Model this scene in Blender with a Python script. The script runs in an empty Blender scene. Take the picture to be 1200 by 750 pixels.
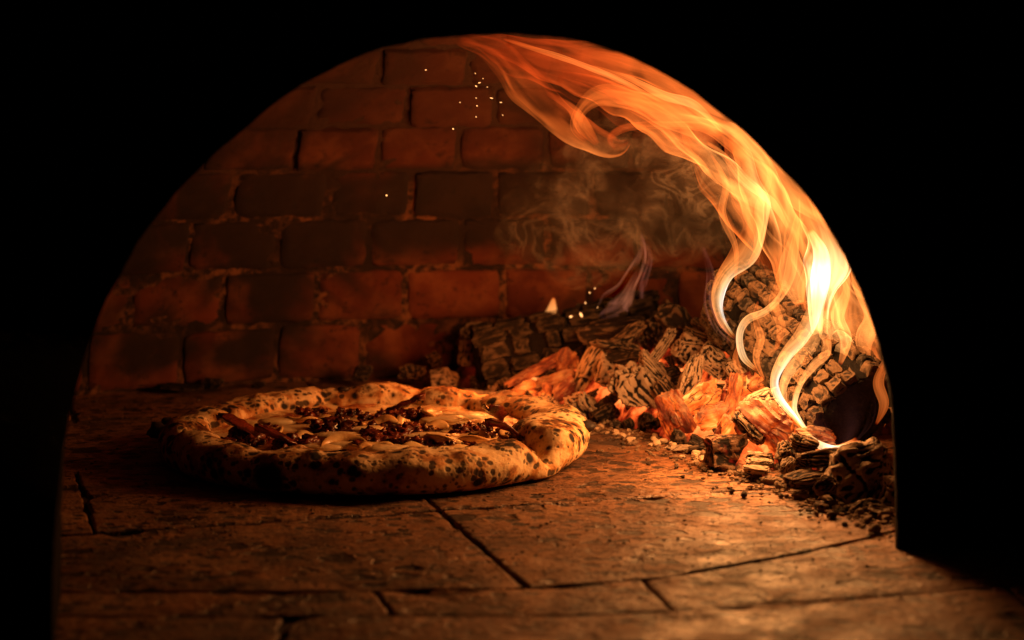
import bpy, bmesh, math, random
from mathutils import Vector, Matrix, noise
R_ = math.radians
sc = bpy.context.scene
col = sc.collection

# ---------------------------------------------------------------- camera
F = 2187.0; CZ = 0.27                     # focal length in photo pixels, camera height
cam = bpy.data.cameras.new('camera'); co = bpy.data.objects.new('camera', cam); col.objects.link(co)
co.location = (0, 0, CZ); co.rotation_euler = (R_(90), 0, 0)
cam.sensor_width = 36; cam.lens = 36 * F / 1200; cam.shift_y = -0.225
cam.clip_start = 0.05; cam.clip_end = 50
cam.dof.use_dof = True; cam.dof.focus_distance = 1.34; cam.dof.aperture_fstop = 6.3
sc.camera = co
# ---------------------------------------------------------------- world: the dark room
w = bpy.data.worlds.new('World'); sc.world = w; w.use_nodes = True
w.node_tree.nodes['Background'].inputs[0].default_value = (0.25, 0.8, 0.75, 1)
w.node_tree.nodes['Background'].inputs[1].default_value = 0.0018
sc.view_settings.view_transform = 'Standard'; sc.view_settings.look = 'None'
sc.view_settings.exposure = 0.0; sc.view_settings.gamma = 1
# ---------------------------------------------------------------- firelight
def lamp(name, loc, power, colr, size):
    l = bpy.data.lights.new(name, 'POINT'); l.energy = power; l.color = colr; l.shadow_soft_size = size
    o = bpy.data.objects.new(name, l); o.location = loc; col.objects.link(o); return o
lamp('firelight', (.205, 1.345, .190), 2.3, (1, .38, .10), .045)
lamp('firelight', (.10, 1.42, .262), 0.24, (1, .20, .03), .030)
lamp('firelight', (.166, 1.310, .090), 1.6, (1, .40, .11), .030)
lamp('emberlight', (.14, 1.33, .070), 0.10, (1, .22, .03), .02)
lamp('emberlight', (-.01, 1.545, .070), 0.55, (1, .22, .035), .02)
cy = sc.cycles
cy.use_denoising = True; cy.max_bounces = 6; cy.transparent_max_bounces = 96
cy.sample_clamp_indirect = 2.0; cy.caustics_reflective = False; cy.caustics_refractive = False

# ---------------------------------------------------------------- helpers
def at(px, py, Y): return Vector(((px - 600) / F * Y, Y, CZ - (py - 105) / F * Y))
def lerp(a, b, t): return a + (b - a) * t
def sstep(a, b, x):
    t = max(0.0, min(1.0, (x - a) / (b - a))); return t * t * (3 - 2 * t)
def nz(v): return noise.noise(v)
def fbm(v, o=3):
    s = 0; a = 1; f = 1
    for _ in range(o):
        s += a * noise.noise(v * f); a *= .5; f *= 2.03
    return s
def tag(o, label=None, cat=None, group=None, kind=None):
    if label: o['label'] = label
    if cat: o['category'] = cat
    if group: o['group'] = group
    if kind: o['kind'] = kind
    return o
def link(name, me, parent=None, mat=None):
    o = bpy.data.objects.new(name, me)
    if mat and not me.materials: me.materials.append(mat)
    col.objects.link(o)
    if parent: o.parent = parent
    return o
def mk(name, vs, fs, mat=None, parent=None, smooth=True, sharp=None):
    me = bpy.data.meshes.new(name); me.from_pydata([tuple(v) for v in vs], [], fs)
    me.polygons.foreach_set('use_smooth', [smooth] * len(me.polygons))
    if sharp: me.set_sharp_from_angle(angle=R_(sharp))
    me.update()
    return link(name, me, parent, mat)
def empty(name, loc):
    o = bpy.data.objects.new(name, None); o.location = loc; o.empty_display_size = .02; col.objects.link(o); return o
def place(o, parent, world):               # parent: an unrotated Empty
    o.parent = parent; o.matrix_parent_inverse = Matrix.Identity(4)
    o.matrix_basis = Matrix.Translation(-parent.location) @ world
def interp(tab, x):
    if x <= tab[0][0]: return tab[0][1]
    for (a, b), (c, d) in zip(tab, tab[1:]):
        if x <= c: return b + (d - b) * (x - a) / (c - a)
    return tab[-1][1]

# ---------------------------------------------------------------- node helper
class NT:
    def __init__(s, name):
        s.m = bpy.data.materials.new(name); s.m.use_nodes = True
        s.t = s.m.node_tree; s.t.nodes.clear()
        s.out = s.t.nodes.new('ShaderNodeOutputMaterial')
    def n(s, typ, ins=None, **kw):
        x = s.t.nodes.new('ShaderNode' + typ)
        for k, v in kw.items(): setattr(x, k, v)
        for k, v in (ins or {}).items(): s.set(x.inputs[k], v)
        return x
    def set(s, sock, v):
        if isinstance(v, bpy.types.NodeSocket): s.t.links.new(v, sock)
        elif isinstance(v, bpy.types.Node): s.t.links.new(v.outputs[0], sock)
        else:
            if sock.type == 'RGBA' and len(v) == 3: v = (*v, 1)
            sock.default_value = v
    def math(s, op, a, b=0.0, clamp=False):
        return s.n('Math', {0: a, 1: b}, operation=op, use_clamp=clamp).outputs[0]
    def noise(s, vec, scale, detail=4, rough=.55, dist=0):
        return s.n('TexNoise', {'Vector': vec, 'Scale': scale, 'Detail': detail, 'Roughness': rough, 'Distortion': dist}).outputs[0]
    def ss(s, x, a, b, lo=0.0, hi=1.0):
        return s.n('MapRange', {0: x, 1: a, 2: b, 3: lo, 4: hi}, interpolation_type='SMOOTHSTEP').outputs[0]
    def mix(s, f, a, b):
        x = s.n('Mix', data_type='RGBA'); s.set(x.inputs[0], f); s.set(x.inputs[6], a); s.set(x.inputs[7], b); return x.outputs[2]
    def ramp(s, f, stops):
        x = s.n('ValToRGB', {0: f}); r = x.color_ramp
        while len(r.elements) < len(stops): r.elements.new(1.0)
        for e, (p, c) in zip(r.elements, stops): e.position = p; e.color = (*c, 1)
        return x.outputs[0]
    def scale(s, vec, v):
        return s.n('Mapping', {'Vector': vec, 'Scale': v}).outputs[0]
    def add_rand(s, vec, k=37.0):
        r = s.n('ObjectInfo').outputs['Random']
        return s.n('VectorMath', {0: vec, 1: s.math('MULTIPLY', r, k)}, operation='ADD').outputs[0]
    def bsdf(s, **kw):
        ins = {k.replace('_', ' '): v for k, v in kw.items()}
        b = s.n('BsdfPrincipled', ins); s.t.links.new(b.outputs[0], s.out.inputs[0]); return b
    def bump(s, h, strength=.5, dist=.002, normal=None):
        ins = {'Height': h, 'Strength': strength, 'Distance': dist}
        if normal: ins['Normal'] = normal
        return s.n('Bump', ins).outputs[0]

def m_brick():
    s = NT('fired_brick'); pos = s.n('NewGeometry').outputs['Position']; oc = s.add_rand(s.n('TexCoord').outputs['Object'])
    rnd = s.n('ObjectInfo').outputs['Random']
    base = s.mix(rnd, (.135, .027, .012), (.24, .056, .025))
    base = s.mix(s.ss(s.noise(pos, 26, 5, .6), .42, .66), base, (.32, .105, .048))
    base = s.mix(s.ss(s.noise(pos, 90, 4, .7), .55, .72), base, (.05, .014, .008))
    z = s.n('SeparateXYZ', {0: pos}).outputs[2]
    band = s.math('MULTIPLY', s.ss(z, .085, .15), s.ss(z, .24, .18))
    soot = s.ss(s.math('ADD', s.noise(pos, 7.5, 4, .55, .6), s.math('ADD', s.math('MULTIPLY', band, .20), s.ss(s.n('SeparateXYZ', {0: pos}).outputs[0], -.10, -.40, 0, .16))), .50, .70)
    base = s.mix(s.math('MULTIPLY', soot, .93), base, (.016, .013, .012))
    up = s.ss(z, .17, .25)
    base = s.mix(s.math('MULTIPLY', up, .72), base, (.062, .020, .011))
    h = s.math('ADD', s.noise(oc, 260, 4, .7), s.math('MULTIPLY', s.noise(pos, 70, 3), 1.6))
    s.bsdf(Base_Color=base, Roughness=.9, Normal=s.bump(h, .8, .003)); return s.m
def m_mortar():
    s = NT('lime_mortar'); pos = s.n('NewGeometry').outputs['Position']
    z = s.n('SeparateXYZ', {0: pos}).outputs[2]
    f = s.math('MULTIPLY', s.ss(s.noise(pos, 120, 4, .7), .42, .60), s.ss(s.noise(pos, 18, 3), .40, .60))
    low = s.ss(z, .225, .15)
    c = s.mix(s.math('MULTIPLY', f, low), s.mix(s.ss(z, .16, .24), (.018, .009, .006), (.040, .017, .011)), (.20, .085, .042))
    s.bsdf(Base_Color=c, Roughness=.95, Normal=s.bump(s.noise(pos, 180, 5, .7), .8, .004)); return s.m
def m_tile():
    s = NT('hearth_tile_clay'); pos = s.n('NewGeometry').outputs['Position']
    rnd = s.n('ObjectInfo').outputs['Random']
    base = s.mix(rnd, (.22, .090, .038), (.28, .125, .056))
    base = s.mix(s.ss(s.noise(pos, 9, 4, .6), .38, .68), base, (.36, .18, .085))
    base = s.mix(s.ss(s.noise(pos, 14, 5, .65, .4), .50, .70, 0, .8), base, (.10, .045, .022))
    fl = s.ss(s.noise(s.scale(pos, (1, 1.7, 1)), 105, 4, .62, 1.2), .515, .57)
    msk = s.ss(s.noise(pos, 22, 3), .36, .54)
    fl = s.math('MULTIPLY', fl, msk)
    fl2 = s.ss(s.noise(s.scale(pos, (1, 1.4, 1)), 46, 5, .7, .5), .575, .63)
    fl = s.math('MAXIMUM', fl, fl2)
    base = s.mix(s.math('MULTIPLY', fl, .6), base, (.045, .022, .012))
    pv = s.n('VectorMath', {0: s.scale(pos, (.75, 1.0, 1)), 1: s.n('VectorMath', {0: s.n('TexNoise', {'Vector': pos, 'Scale': 110.0, 'Detail': 3.0}).outputs[1], 'Scale': .010}, operation='SCALE').outputs[0]}, operation='ADD').outputs[0]
    def pits(sc_, keep):
        v = s.n('TexVoronoi', {'Vector': pv, 'Scale': sc_}); r_ = s.n('SeparateColor', {0: v.outputs['Color']})
        on = s.math('GREATER_THAN', r_.outputs[0], keep)
        return s.math('MULTIPLY', on, s.ss(s.math('DIVIDE', v.outputs['Distance'], s.math('ADD', .35, r_.outputs[1])),   .50, .36))
    pit = s.math('MAXIMUM', s.math('MULTIPLY', pits(60.0, .52), s.ss(s.noise(pos, 16, 3), .38, .52)), pits(120.0, .60))
    base = s.mix(s.math('MULTIPLY', pit, .92), base, (.016, .009, .006)); fl = s.math('MAXIMUM', fl, pit)
    soot = s.ss(s.noise(pos, 5.5, 4, .6, .8), .50, .68, 0, .85)
    base = s.mix(soot, base, (.035, .02, .014))
    h = s.math('SUBTRACT', s.math('MULTIPLY', s.noise(pos, 260, 4, .7), .55), s.math('MULTIPLY', fl, 1.6))
    h = s.math('ADD', h, s.math('MULTIPLY', s.noise(pos, 40, 4, .6), 1.5))
    ro = s.ss(s.noise(pos, 30, 3), .3, .7, .46, .75)
    s.bsdf(Base_Color=base, Roughness=ro, Normal=s.bump(h, .85, .0032)); return s.m
def m_plain(name, c, rough=.9, bs=120, bd=.002, bst=.6, var=.4, spec=.5):
    s = NT(name); oc = s.n('TexCoord').outputs['Object']
    f = s.noise(oc, bs * .4, 4)
    cc = s.mix(s.ss(f, .3, .7), tuple(x * (1 - var) for x in c), c)
    s.bsdf(Base_Color=cc, Roughness=rough, Specular_IOR_Level=spec, Normal=s.bump(s.noise(oc, bs, 5, .65), bst, bd)); return s.m
def m_coal(name, ash, lo, hi, dark=(.012, .009, .008), glow=0.0, k=1.0):
    """charcoal: black where it is cracked and low, ash grey on the raised faces; glow = red heat in the cracks"""
    s = NT(name); tc = s.add_rand(s.scale(s.n('TexCoord').outputs['Object'], (k, k, k))); g = s.n('NewGeometry')
    grain = s.noise(s.scale(tc, (80, 200, 200)), 1.0, 5, .62, .6)
    big = s.noise(tc, 105, 5, .65)
    pt = s.ss(g.outputs['Pointiness'], .44, .55)
    wv = s.n('VectorMath', {0: tc, 1: s.n('VectorMath', {0: s.n('TexNoise', {'Vector': tc, 'Scale': 90.0}).outputs[1], 'Scale': .008}, operation='SCALE').outputs[0]}, operation='ADD').outputs[0]
    vo = s.n('TexVoronoi', {'Vector': s.scale(wv, (.75, 1.7, 1.7)), 'Scale': 105.0}, feature='DISTANCE_TO_EDGE').outputs['Distance']
    crk = s.math('MULTIPLY', s.ss(vo, .048, .012), s.ss(s.noise(tc, 40, 2), .45, .58, 0, .7))
    a = s.math('ADD', s.math('MULTIPLY', big, .65), s.math('MULTIPLY', grain, .35))
    a = s.math('ADD', s.math('MULTIPLY', a, .62), s.math('MULTIPLY', pt, .38))
    f = s.math('MULTIPLY', s.ss(a, lo, hi), s.math('SUBTRACT', 1.0, crk))
    c = s.mix(f, dark, s.mix(s.noise(tc, 120, 3), tuple(x * .55 for x in ash), ash))
    h = s.math('SUBTRACT', s.math('ADD', grain, s.math('MULTIPLY', s.noise(tc, 240, 4, .7), .6)), s.math('MULTIPLY', crk, 1.4))
    kw = dict(Base_Color=c, Roughness=.9, Specular_IOR_Level=.2, Normal=s.bump(h, .8, .0018))
    if glow:
        hot = s.ss(s.noise(tc, 38, 3, .6, .4), .53, .72)
        kw['Emission_Color'] = s.ramp(hot, [(0, (0, 0, 0)), (.35, (.35, .015, .004)), (1, (1, .13, .02))])
        kw['Emission_Strength'] = glow
    s.bsdf(**kw); return s.m
def m_ember(name, k, lo=.30, hi=.72):
    s = NT(name); tc = s.add_rand(s.n('TexCoord').outputs['Object']); g = s.n('NewGeometry')
    big = s.noise(tc, 42, 3, .5, .8)
    grain = s.noise(s.scale(tc, (38, 170, 170)), 1.0, 4, .6, .8)
    t = s.math('ADD', s.math('MULTIPLY', big, .62), s.math('MULTIPLY', grain, .38))
    t = s.ss(t, lo, hi)
    c = s.ramp(t, [(0, (.02, .001, .0)), (.22, (.22, .012, .002)), (.5, (.85, .095, .008)), (.78, (1.35, .27, .03)), (1, (2.0, .70, .14))])
    ashf = s.ss(s.noise(s.scale(tc, (60, 190, 190)), 1.0, 4, .7), .56, .68)
    up = s.ss(s.n('SeparateXYZ', {0: g.outputs['Normal']}).outputs[2], .15, .85)
    ashf = s.math('MAXIMUM', ashf, s.math('MULTIPLY', up, s.ss(s.noise(tc, 75, 4, .65), .44, .58)))
    bc = s.mix(ashf, (.035, .012, .007), (.24, .15, .10))
    wv = s.n('VectorMath', {0: tc, 1: s.n('VectorMath', {0: s.n('TexNoise', {'Vector': tc, 'Scale': 70.0}).outputs[1], 'Scale': .012}, operation='SCALE').outputs[0]}, operation='ADD').outputs[0]
    vo = s.n('TexVoronoi', {'Vector': s.scale(wv, (.5, 1.8, 1.8)), 'Scale': 80.0}, feature='DISTANCE_TO_EDGE').outputs['Distance']
    crk = s.math('MULTIPLY', s.ss(vo, .10, .015), s.ss(s.noise(tc, 50, 2), .40, .56))
    e = s.mix(s.math('MULTIPLY', ashf, .9), c, (.06, .006, .002))
    e = s.mix(s.math('MULTIPLY', crk, .9), e, (.05, .003, .001))
    h = s.math('ADD', grain, s.math('MULTIPLY', s.noise(tc, 200, 4), .3))
    s.bsdf(Base_Color=bc, Roughness=.8, Emission_Color=e, Emission_Strength=k, Normal=s.bump(h, .9, .002)); return s.m

M = {}
M['brick'] = m_brick(); M['mortar'] = m_mortar(); M['tile'] = m_tile()
M['facade'] = m_plain('sooty_plaster', (.0045, .0045, .0045), .95, 90, .003, spec=.08)
M['joint'] = m_plain('sooty_joint_sand', (.05, .028, .016), .95, 300, .002)
M['ash'] = m_coal('grey_ash_coal', (.44, .33, .245), .42, .58)
M['mid'] = m_coal('half_burnt_coal', (.24, .16, .105), .50, .66)
M['black'] = m_coal('black_coal', (.13, .09, .065), .58, .72)
M['redcoal'] = m_coal('coal_with_red_heat', (.24, .14, .09), .50, .64, glow=.7)
M['ember'] = m_ember('glowing_ember', .95, .33, .76)
M['hot'] = m_ember('hot_ember', 1.3, .26, .70)
M['dull'] = m_ember('dull_ember', .55, .36, .80)
M['bits'] = m_plain('pale_ash_crumb', (.60, .44, .30), .9, 300, .001)
def m_bed():
    s = NT('cinder_bed'); oc = s.n('TexCoord').outputs['Object']
    gl = s.n('Attribute', attribute_name='inner_heat').outputs['Fac']
    n1 = s.noise(oc, 90, 4, .6, .5); n2 = s.noise(oc, 220, 3, .6)
    c = s.mix(s.ss(n1, .45, .62), (.010, .008, .007), (.16, .10, .06))
    hot = s.math('MULTIPLY', gl, s.ss(s.noise(oc, 70, 3, .5, .6), .30, .62))
    e = s.ramp(hot, [(0, (0, 0, 0)), (.2, (.20, .010, .002)), (.55, (.75, .09, .012)), (1, (1.4, .38, .08))])
    s.bsdf(Base_Color=c, Roughness=.95, Emission_Color=e, Emission_Strength=1.6, Normal=s.bump(s.math('ADD', n1, n2), 1.0, .006)); return s.m
M['bed'] = m_bed()

# ================================================================ FLOOR
def floor_sheet():
    vs = [(-1.6, .2, -.003), (1.6, .2, -.003), (1.6, 1.95, -.003), (-1.6, 1.95, -.003)]
    o = mk('hearth_floor', vs, [(0, 1, 2, 3)], M['joint']); tag(o, kind='structure'); return o
FLOOR = floor_sheet()
def clip(poly, nx, ny, c):                 # keep nx*x+ny*y <= c
    out = []
    for i in range(len(poly)):
        p, q = poly[i], poly[(i + 1) % len(poly)]
        dp = nx * p[0] + ny * p[1] - c; dq = nx * q[0] + ny * q[1] - c
        if dp <= 0: out.append(p)
        if dp * dq < 0:
            t = dp / (dp - dq); out.append((p[0] + (q[0] - p[0]) * t, p[1] + (q[1] - p[1]) * t))
    return out
def area(p): return .5 * sum(p[i][0] * p[(i + 1) % len(p)][1] - p[(i + 1) % len(p)][0] * p[i][1] for i in range(len(p)))
def shrink(poly, d):
    if area(poly) < 0: poly = poly[::-1]
    out = list(poly)
    for i in range(len(poly)):
        p, q = poly[i], poly[(i + 1) % len(poly)]
        ex, ey = q[0] - p[0], q[1] - p[1]; L = math.hypot(ex, ey)
        if L < 1e-6: continue
        nx, ny = ey / L, -ex / L
        out = clip(out, nx, ny, nx * p[0] + ny * p[1] - d)
        if len(out) < 3: return []
    return out
def tile(poly, gap=.0013, dz=0.0, seed=0):
    if gap: poly = shrink(poly, gap)
    if len(poly) < 3 or abs(area(poly)) < 4e-4: return
    if area(poly) < 0: poly = poly[::-1]
    cx = sum(p[0] for p in poly) / len(poly); cyy = sum(p[1] for p in poly) / len(poly)
    ring = []
    for i in range(len(poly)):
        p, q = poly[i], poly[(i + 1) % len(poly)]
        L = math.hypot(q[0] - p[0], q[1] - p[1]); n = max(1, int(L / .007))
        for k in range(n): ring.append((lerp(p[0], q[0], k / n), lerp(p[1], q[1], k / n)))
    vs = []; fs = []; n = len(ring)
    def off(r, d, zz, jit):
        x, y = r; vx, vy = cx - x, cyy - y; l = math.hypot(vx, vy) or 1
        j = nz(Vector((x * 130, y * 130, seed * 3.1))); jj = max(0, nz(Vector((x * 38, y * 38, seed * 1.7 + 9))) - .22)
        d2 = d + jit * (.0012 * j + .009 * jj)
        return (x + vx / l * d2 - cx, y + vy / l * d2 - cyy, zz - jit * .004 * jj)
    for (d, zz, jit) in ((0, -.03, .5), (0, -.0012, 1), (.0010, -.0002, 1), (.0024, 0.0, 1)):
        for r in ring: vs.append(off(r, d, zz, jit))
    for b in range(3):
        for i in range(n):
            j = (i + 1) % n; fs.append((b * n + i, b * n + j, (b + 1) * n + j, (b + 1) * n + i))
    fs.append(tuple(3 * n + i for i in range(n)))
    o = mk('tile', vs, fs, M['tile'], FLOOR, True, 40); o.location = (cx, cyy, dz)
    o.rotation_euler = (R_(nz(Vector((seed * 1.3, 5, 1))) * .12), R_(nz(Vector((seed * 2.3, 1, 7))) * .12), 0)
GA = R_(16.5); e1 = (math.cos(GA), math.sin(GA)); e2 = (-math.sin(GA), math.cos(GA))
# front edge of the round hearth, then the threshold tiles in front of it
front = [(-1.3, 1.35), (-.75, 1.06), (-.5, 1.010), (-.30, 1.005), (-.12, 1.005), (.0046, 1.012), (.075, 1.030), (.127, 1.062), (.175, 1.094), (.215, 1.126), (.32, 1.22), (.5, 1.45), (.62, 1.75)]
def hearth_clip(poly):
    """a tile is kept behind the front edge: clip by the chords of the edge it crosses (edge is convex seen from behind)"""
    for (x0, y0), (x1, y1) in zip(front, front[1:]):
        ex, ey = x1 - x0, y1 - y0; L = math.hypot(ex, ey); nx, ny = ey / L, -ex / L
        poly = clip(poly, nx, ny, nx * x0 + ny * y0)
        if len(poly) < 3: return []
    return poly
def gp(u, v): return (u * e1[0] + v * e2[0], u * e1[1] + v * e2[1])
sd = 0
def grid_row(v0, v1, joints):
    global sd
    for ua, ub in zip(joints, joints[1:]):
        sd += 1
        p = hearth_clip([gp(ua, v0), gp(ub, v0), gp(ub, v1), gp(ua, v1)])
        if p: tile(p, random.Random(sd).uniform(.0009, .0017), nz(Vector((sd * 1.7, 3, 3))) * .0005, sd)
W_ = .2168
grid_row(.80, 1.162, [-.60, -.24, .2957, .64, .9])
grid_row(1.162, 1.357, [-.60, -.30, -.12, .0792, .2957, .57, .80])
grid_row(1.357, 1.552, [.19 + W_ * k for k in range(-4, 4)])
grid_row(1.552, 1.76, [.09 + W_ * k for k in range(-3, 4)])
grid_row(1.76, 1.96, [.17 + W_ * k for k in range(-3, 3)])
# threshold tiles
strip = [(-.9, .955), (-.30, .958), (.03, .960), (.089, .970), (.23, 1.006), (.42, 1.06), (.62, 1.40)]
def strip_y(x): return interp(strip, x)
def front_y(x): return interp(front, x)
def band_tile(xa0, xa1, xb0, xb1, lo, hi):   # xa: lower corners, xb: upper corners
    global sd
    sd += 1
    n = 26
    low = [(lerp(xa0, xa1, i / n), lo(lerp(xa0, xa1, i / n))) for i in range(n + 1)]
    up = [(lerp(xb1, xb0, i / n), hi(lerp(xb1, xb0, i / n))) for i in range(n + 1)]
    # a slightly curved tile: outline built straight away (shrink is for convex outlines)
    poly = low + up
    cx = sum(p[0] for p in poly) / len(poly); c2 = sum(p[1] for p in poly) / len(poly)
    poly = [(p[0] + (.0010 if p[0] < cx else -.0010), p[1] + (.0004 if i <= n else -.0012)) for i, p in enumerate(poly)]
    tile(poly, 0.0, nz(Vector((sd * 1.7, 3, 3))) * .0004 - .0004, sd)
xs = [(-.55, -.56), (-.36, -.37), (-.061, -.074), (.0837, .0724), (.30, .26), (.44, .40)]
for (a0, b0), (a1, b1) in zip(xs, xs[1:]): band_tile(a0, a1, b0, b1, strip_y, front_y)
xs = [-.50, -.30, -.115, .27, .52]
for a, b in zip(xs, xs[1:]): band_tile(a, b, a, b, lambda x: strip_y(x) - .155, strip_y)
xs = [-.55, -.36, -.20, -.05, .11, .27, .43, .6]
for a, b in zip(xs, xs[1:]): band_tile(a, b, a, b, lambda x: strip_y(x) - .32, lambda x: strip_y(x) - .155)
for a, b in zip(xs, xs[1:]): band_tile(a, b, a, b, lambda x: strip_y(x) - .6, lambda x: strip_y(x) - .32)

# ================================================================ FRONT WALL WITH ARCH
WA = R_(12); eu = Vector((math.cos(WA), math.sin(WA), 0)); nn = Vector((math.sin(WA), -math.cos(WA), 0))
W0 = Vector((-.217, .88, 0)) - nn * .120; WT = .022
prof = [(0, .301), (.05, .2965), (.08, .2875), (.11, .2715), (.135, .2535), (.16, .2325), (.19, .200), (.21, .1675), (.224, .1355), (.235, .096), (.2385, .06), (.2395, .03), (.2395, -.012)]
def front_wall():
    half = []; pr = [(-prof[1][0], prof[1][1])] + prof + [(prof[-1][0], prof[-1][1] - .02)]
    for q in range(1, len(pr) - 2):
        p0, p1, p2, p3 = pr[q - 1:q + 3]; n = max(3, int(math.hypot(p2[0] - p1[0], p2[1] - p1[1]) / .005))
        for k in range(n):
            f = k / n; half.append(tuple(.5 * (2 * b + (c - a) * f + (2 * a - 5 * b + 4 * c - d) * f * f + (3 * b - a - 3 * c + d) * f ** 3) for a, b, c, d in zip(p0, p1, p2, p3)))
    half.append(prof[-1])
    pts = [(-u, z) for u, z in half[::-1]] + half[1:]
    n = len(pts); vs = []; fs = []
    def P(u, z, off):
        off = WT - (WT - off) * (1 + 5.3 * sstep(.09, .22, -u) * sstep(.15, .05, z))
        return W0 + eu * (u + .24) - nn * off + Vector((0, 0, z))
    def rough(u, z, off, amp):
        q = Vector((u * 60, z * 60, off * 60)); q2 = Vector((u * 17, z * 17, off * 25 + 4))
        d = amp * (.5 * nz(q) + 1.3 * max(0, nz(q2)) ** 1.5 + .35 * nz(q * 2.7) + .6 * max(0, nz(q * 1.4 + Vector((3, 8, 1))) - .3)); l = math.hypot(u, z + .02)
        return (u + u / l * d, z + z / l * d)
    offs = [0, 0, .001, .003, .005, .007, .009, .011, .013, .015, .0175, WT, WT]
    grow = [1.3, .0008, 0, 0, .0005, .001, .002, .003, .004, .006, .008, .011, 1.3]
    for k, (of, g) in enumerate(zip(offs, grow)):
        for i, (u, z) in enumerate(pts):
            if g > 1:
                l = math.hypot(u, max(z, 0) + 1e-4); uu, zz = u / l * 1.9, max(z, -.012) / l * 1.9
                uu = max(-1.3, min(1.3, uu)); zz = min(zz, 1.1)
                if z <= 0: zz = -.012
            else:
                uu, zz = rough(u, z, of, .0015)
                l = math.hypot(u, z + .02); gg = g * (1 - sstep(.05, .2, -u)); uu += u / l * gg; zz += max(z, 0) / l * gg
            vs.append(P(uu, zz, of))
    for k in range(len(offs) - 1):
        for i in range(n - 1):
            fs.append((k * n + i, k * n + i + 1, (k + 1) * n + i + 1, (k + 1) * n + i))
    o = mk('front_wall', vs, fs, M['facade'], None, True, 50)
    tag(o, 'black soot-dark front wall of the oven around its arched mouth', 'oven wall', kind='structure')
front_wall()

# ================================================================ BRICK DOME
DC = Vector((0, 1.0, 0)); DR = .75; DH = .45
def dome(al, ph, extra=0.0):
    return DC + Vector(((DR + extra) * math.cos(ph) * math.sin(al), (DR + extra) * math.cos(ph) * math.cos(al), (DH + extra) * math.sin(ph)))
def behind(p): return (p - W0).dot(-nn) - WT       # > 0 inside the oven
def shell():
    vs = []; fs = []; na = 300; npz = 110
    for j in range(npz + 1):
        ph = lerp(-.03, R_(90), j / npz)
        for i in range(na + 1):
            al = lerp(R_(-125), R_(125), i / na); p = dome(al, ph, .0032)
            p += Vector((nz(p * 90), nz(p * 90 + Vector((5, 5, 5))), nz(p * 80 + Vector((9, 1, 5))))) * .0032
            b = behind(p)
            if b < -.004: p = p - nn * (-.004 - b)
            vs.append(p)
    for j in range(npz):
        for i in range(na):
            a = j * (na + 1) + i; fs.append((a, a + 1, a + na + 2, a + na + 1))
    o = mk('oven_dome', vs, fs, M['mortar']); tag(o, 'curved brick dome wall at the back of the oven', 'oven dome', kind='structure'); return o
DOME = shell()
def brick_mesh(seed):
    rd = random.Random(seed); nx, nzz = 12, 7
    vs = []; fs = []; idx = {}
    c = [rd.uniform(0, .05) for _ in range(4)]
    for lay, (yy, sx, sz) in enumerate(((0.0, .968, .945), (.0012, .99, .985), (.006, 1, 1), (.03, 1, 1))):
        for j in range(nzz + 1):
            for i in range(nx + 1):
                if lay > 0 and 0 < i < nx and 0 < j < nzz: continue
                u = i / nx - .5; v = j / nzz - .5
                x = u * sx; z = v * sz
                edge = (abs(u) > .49) + (abs(v) > .49)
                q = Vector((u * 4 + seed * 7, v * 3, 2)); q3 = Vector((u * 9, v * 7, seed * 3.3))
                if lay < 3:
                    x += .020 * nz(q * 2.3) + .012 * nz(q * 5.1); z += .034 * nz(q * 2.1 + Vector((9, 3, 3))) + .022 * nz(q * 5.3)
                    if edge == 2: x *= 1 - rd.random() * .06; z *= 1 - rd.random() * .11
                y = yy + (.0016 * nz(q3) + .0014 * nz(q) if lay < 2 else 0)
                if lay == 0: y -= .0010 * (1 - (2 * u) ** 2) * (1 - (2 * v) ** 2)
                idx[(lay, i, j)] = len(vs); vs.append((x, y, z))
    for j in range(nzz):
        for i in range(nx): fs.append(tuple(idx[(0, a, b)] for a, b in ((i, j), (i + 1, j), (i + 1, j + 1), (i, j + 1))))
    per = [(i, 0) for i in range(nx)] + [(nx, j) for j in range(nzz)] + [(nx - i, nzz) for i in range(nx)] + [(0, nzz - j) for j in range(nzz)]
    for lay in range(3):
        for k in range(len(per)):
            a = per[k]; b = per[(k + 1) % len(per)]
            fs.append((idx[(lay, *a)], idx[(lay + 1, *a)], idx[(lay + 1, *b)], idx[(lay, *b)]))
    me = bpy.data.meshes.new('brick'); me.from_pydata(vs, [], fs)
    me.polygons.foreach_set('use_smooth', [True] * len(me.polygons)); me.set_sharp_from_angle(angle=R_(50)); me.materials.append(M['brick'])
    return me
BR = [brick_mesh(k) for k in range(14)]
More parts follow.
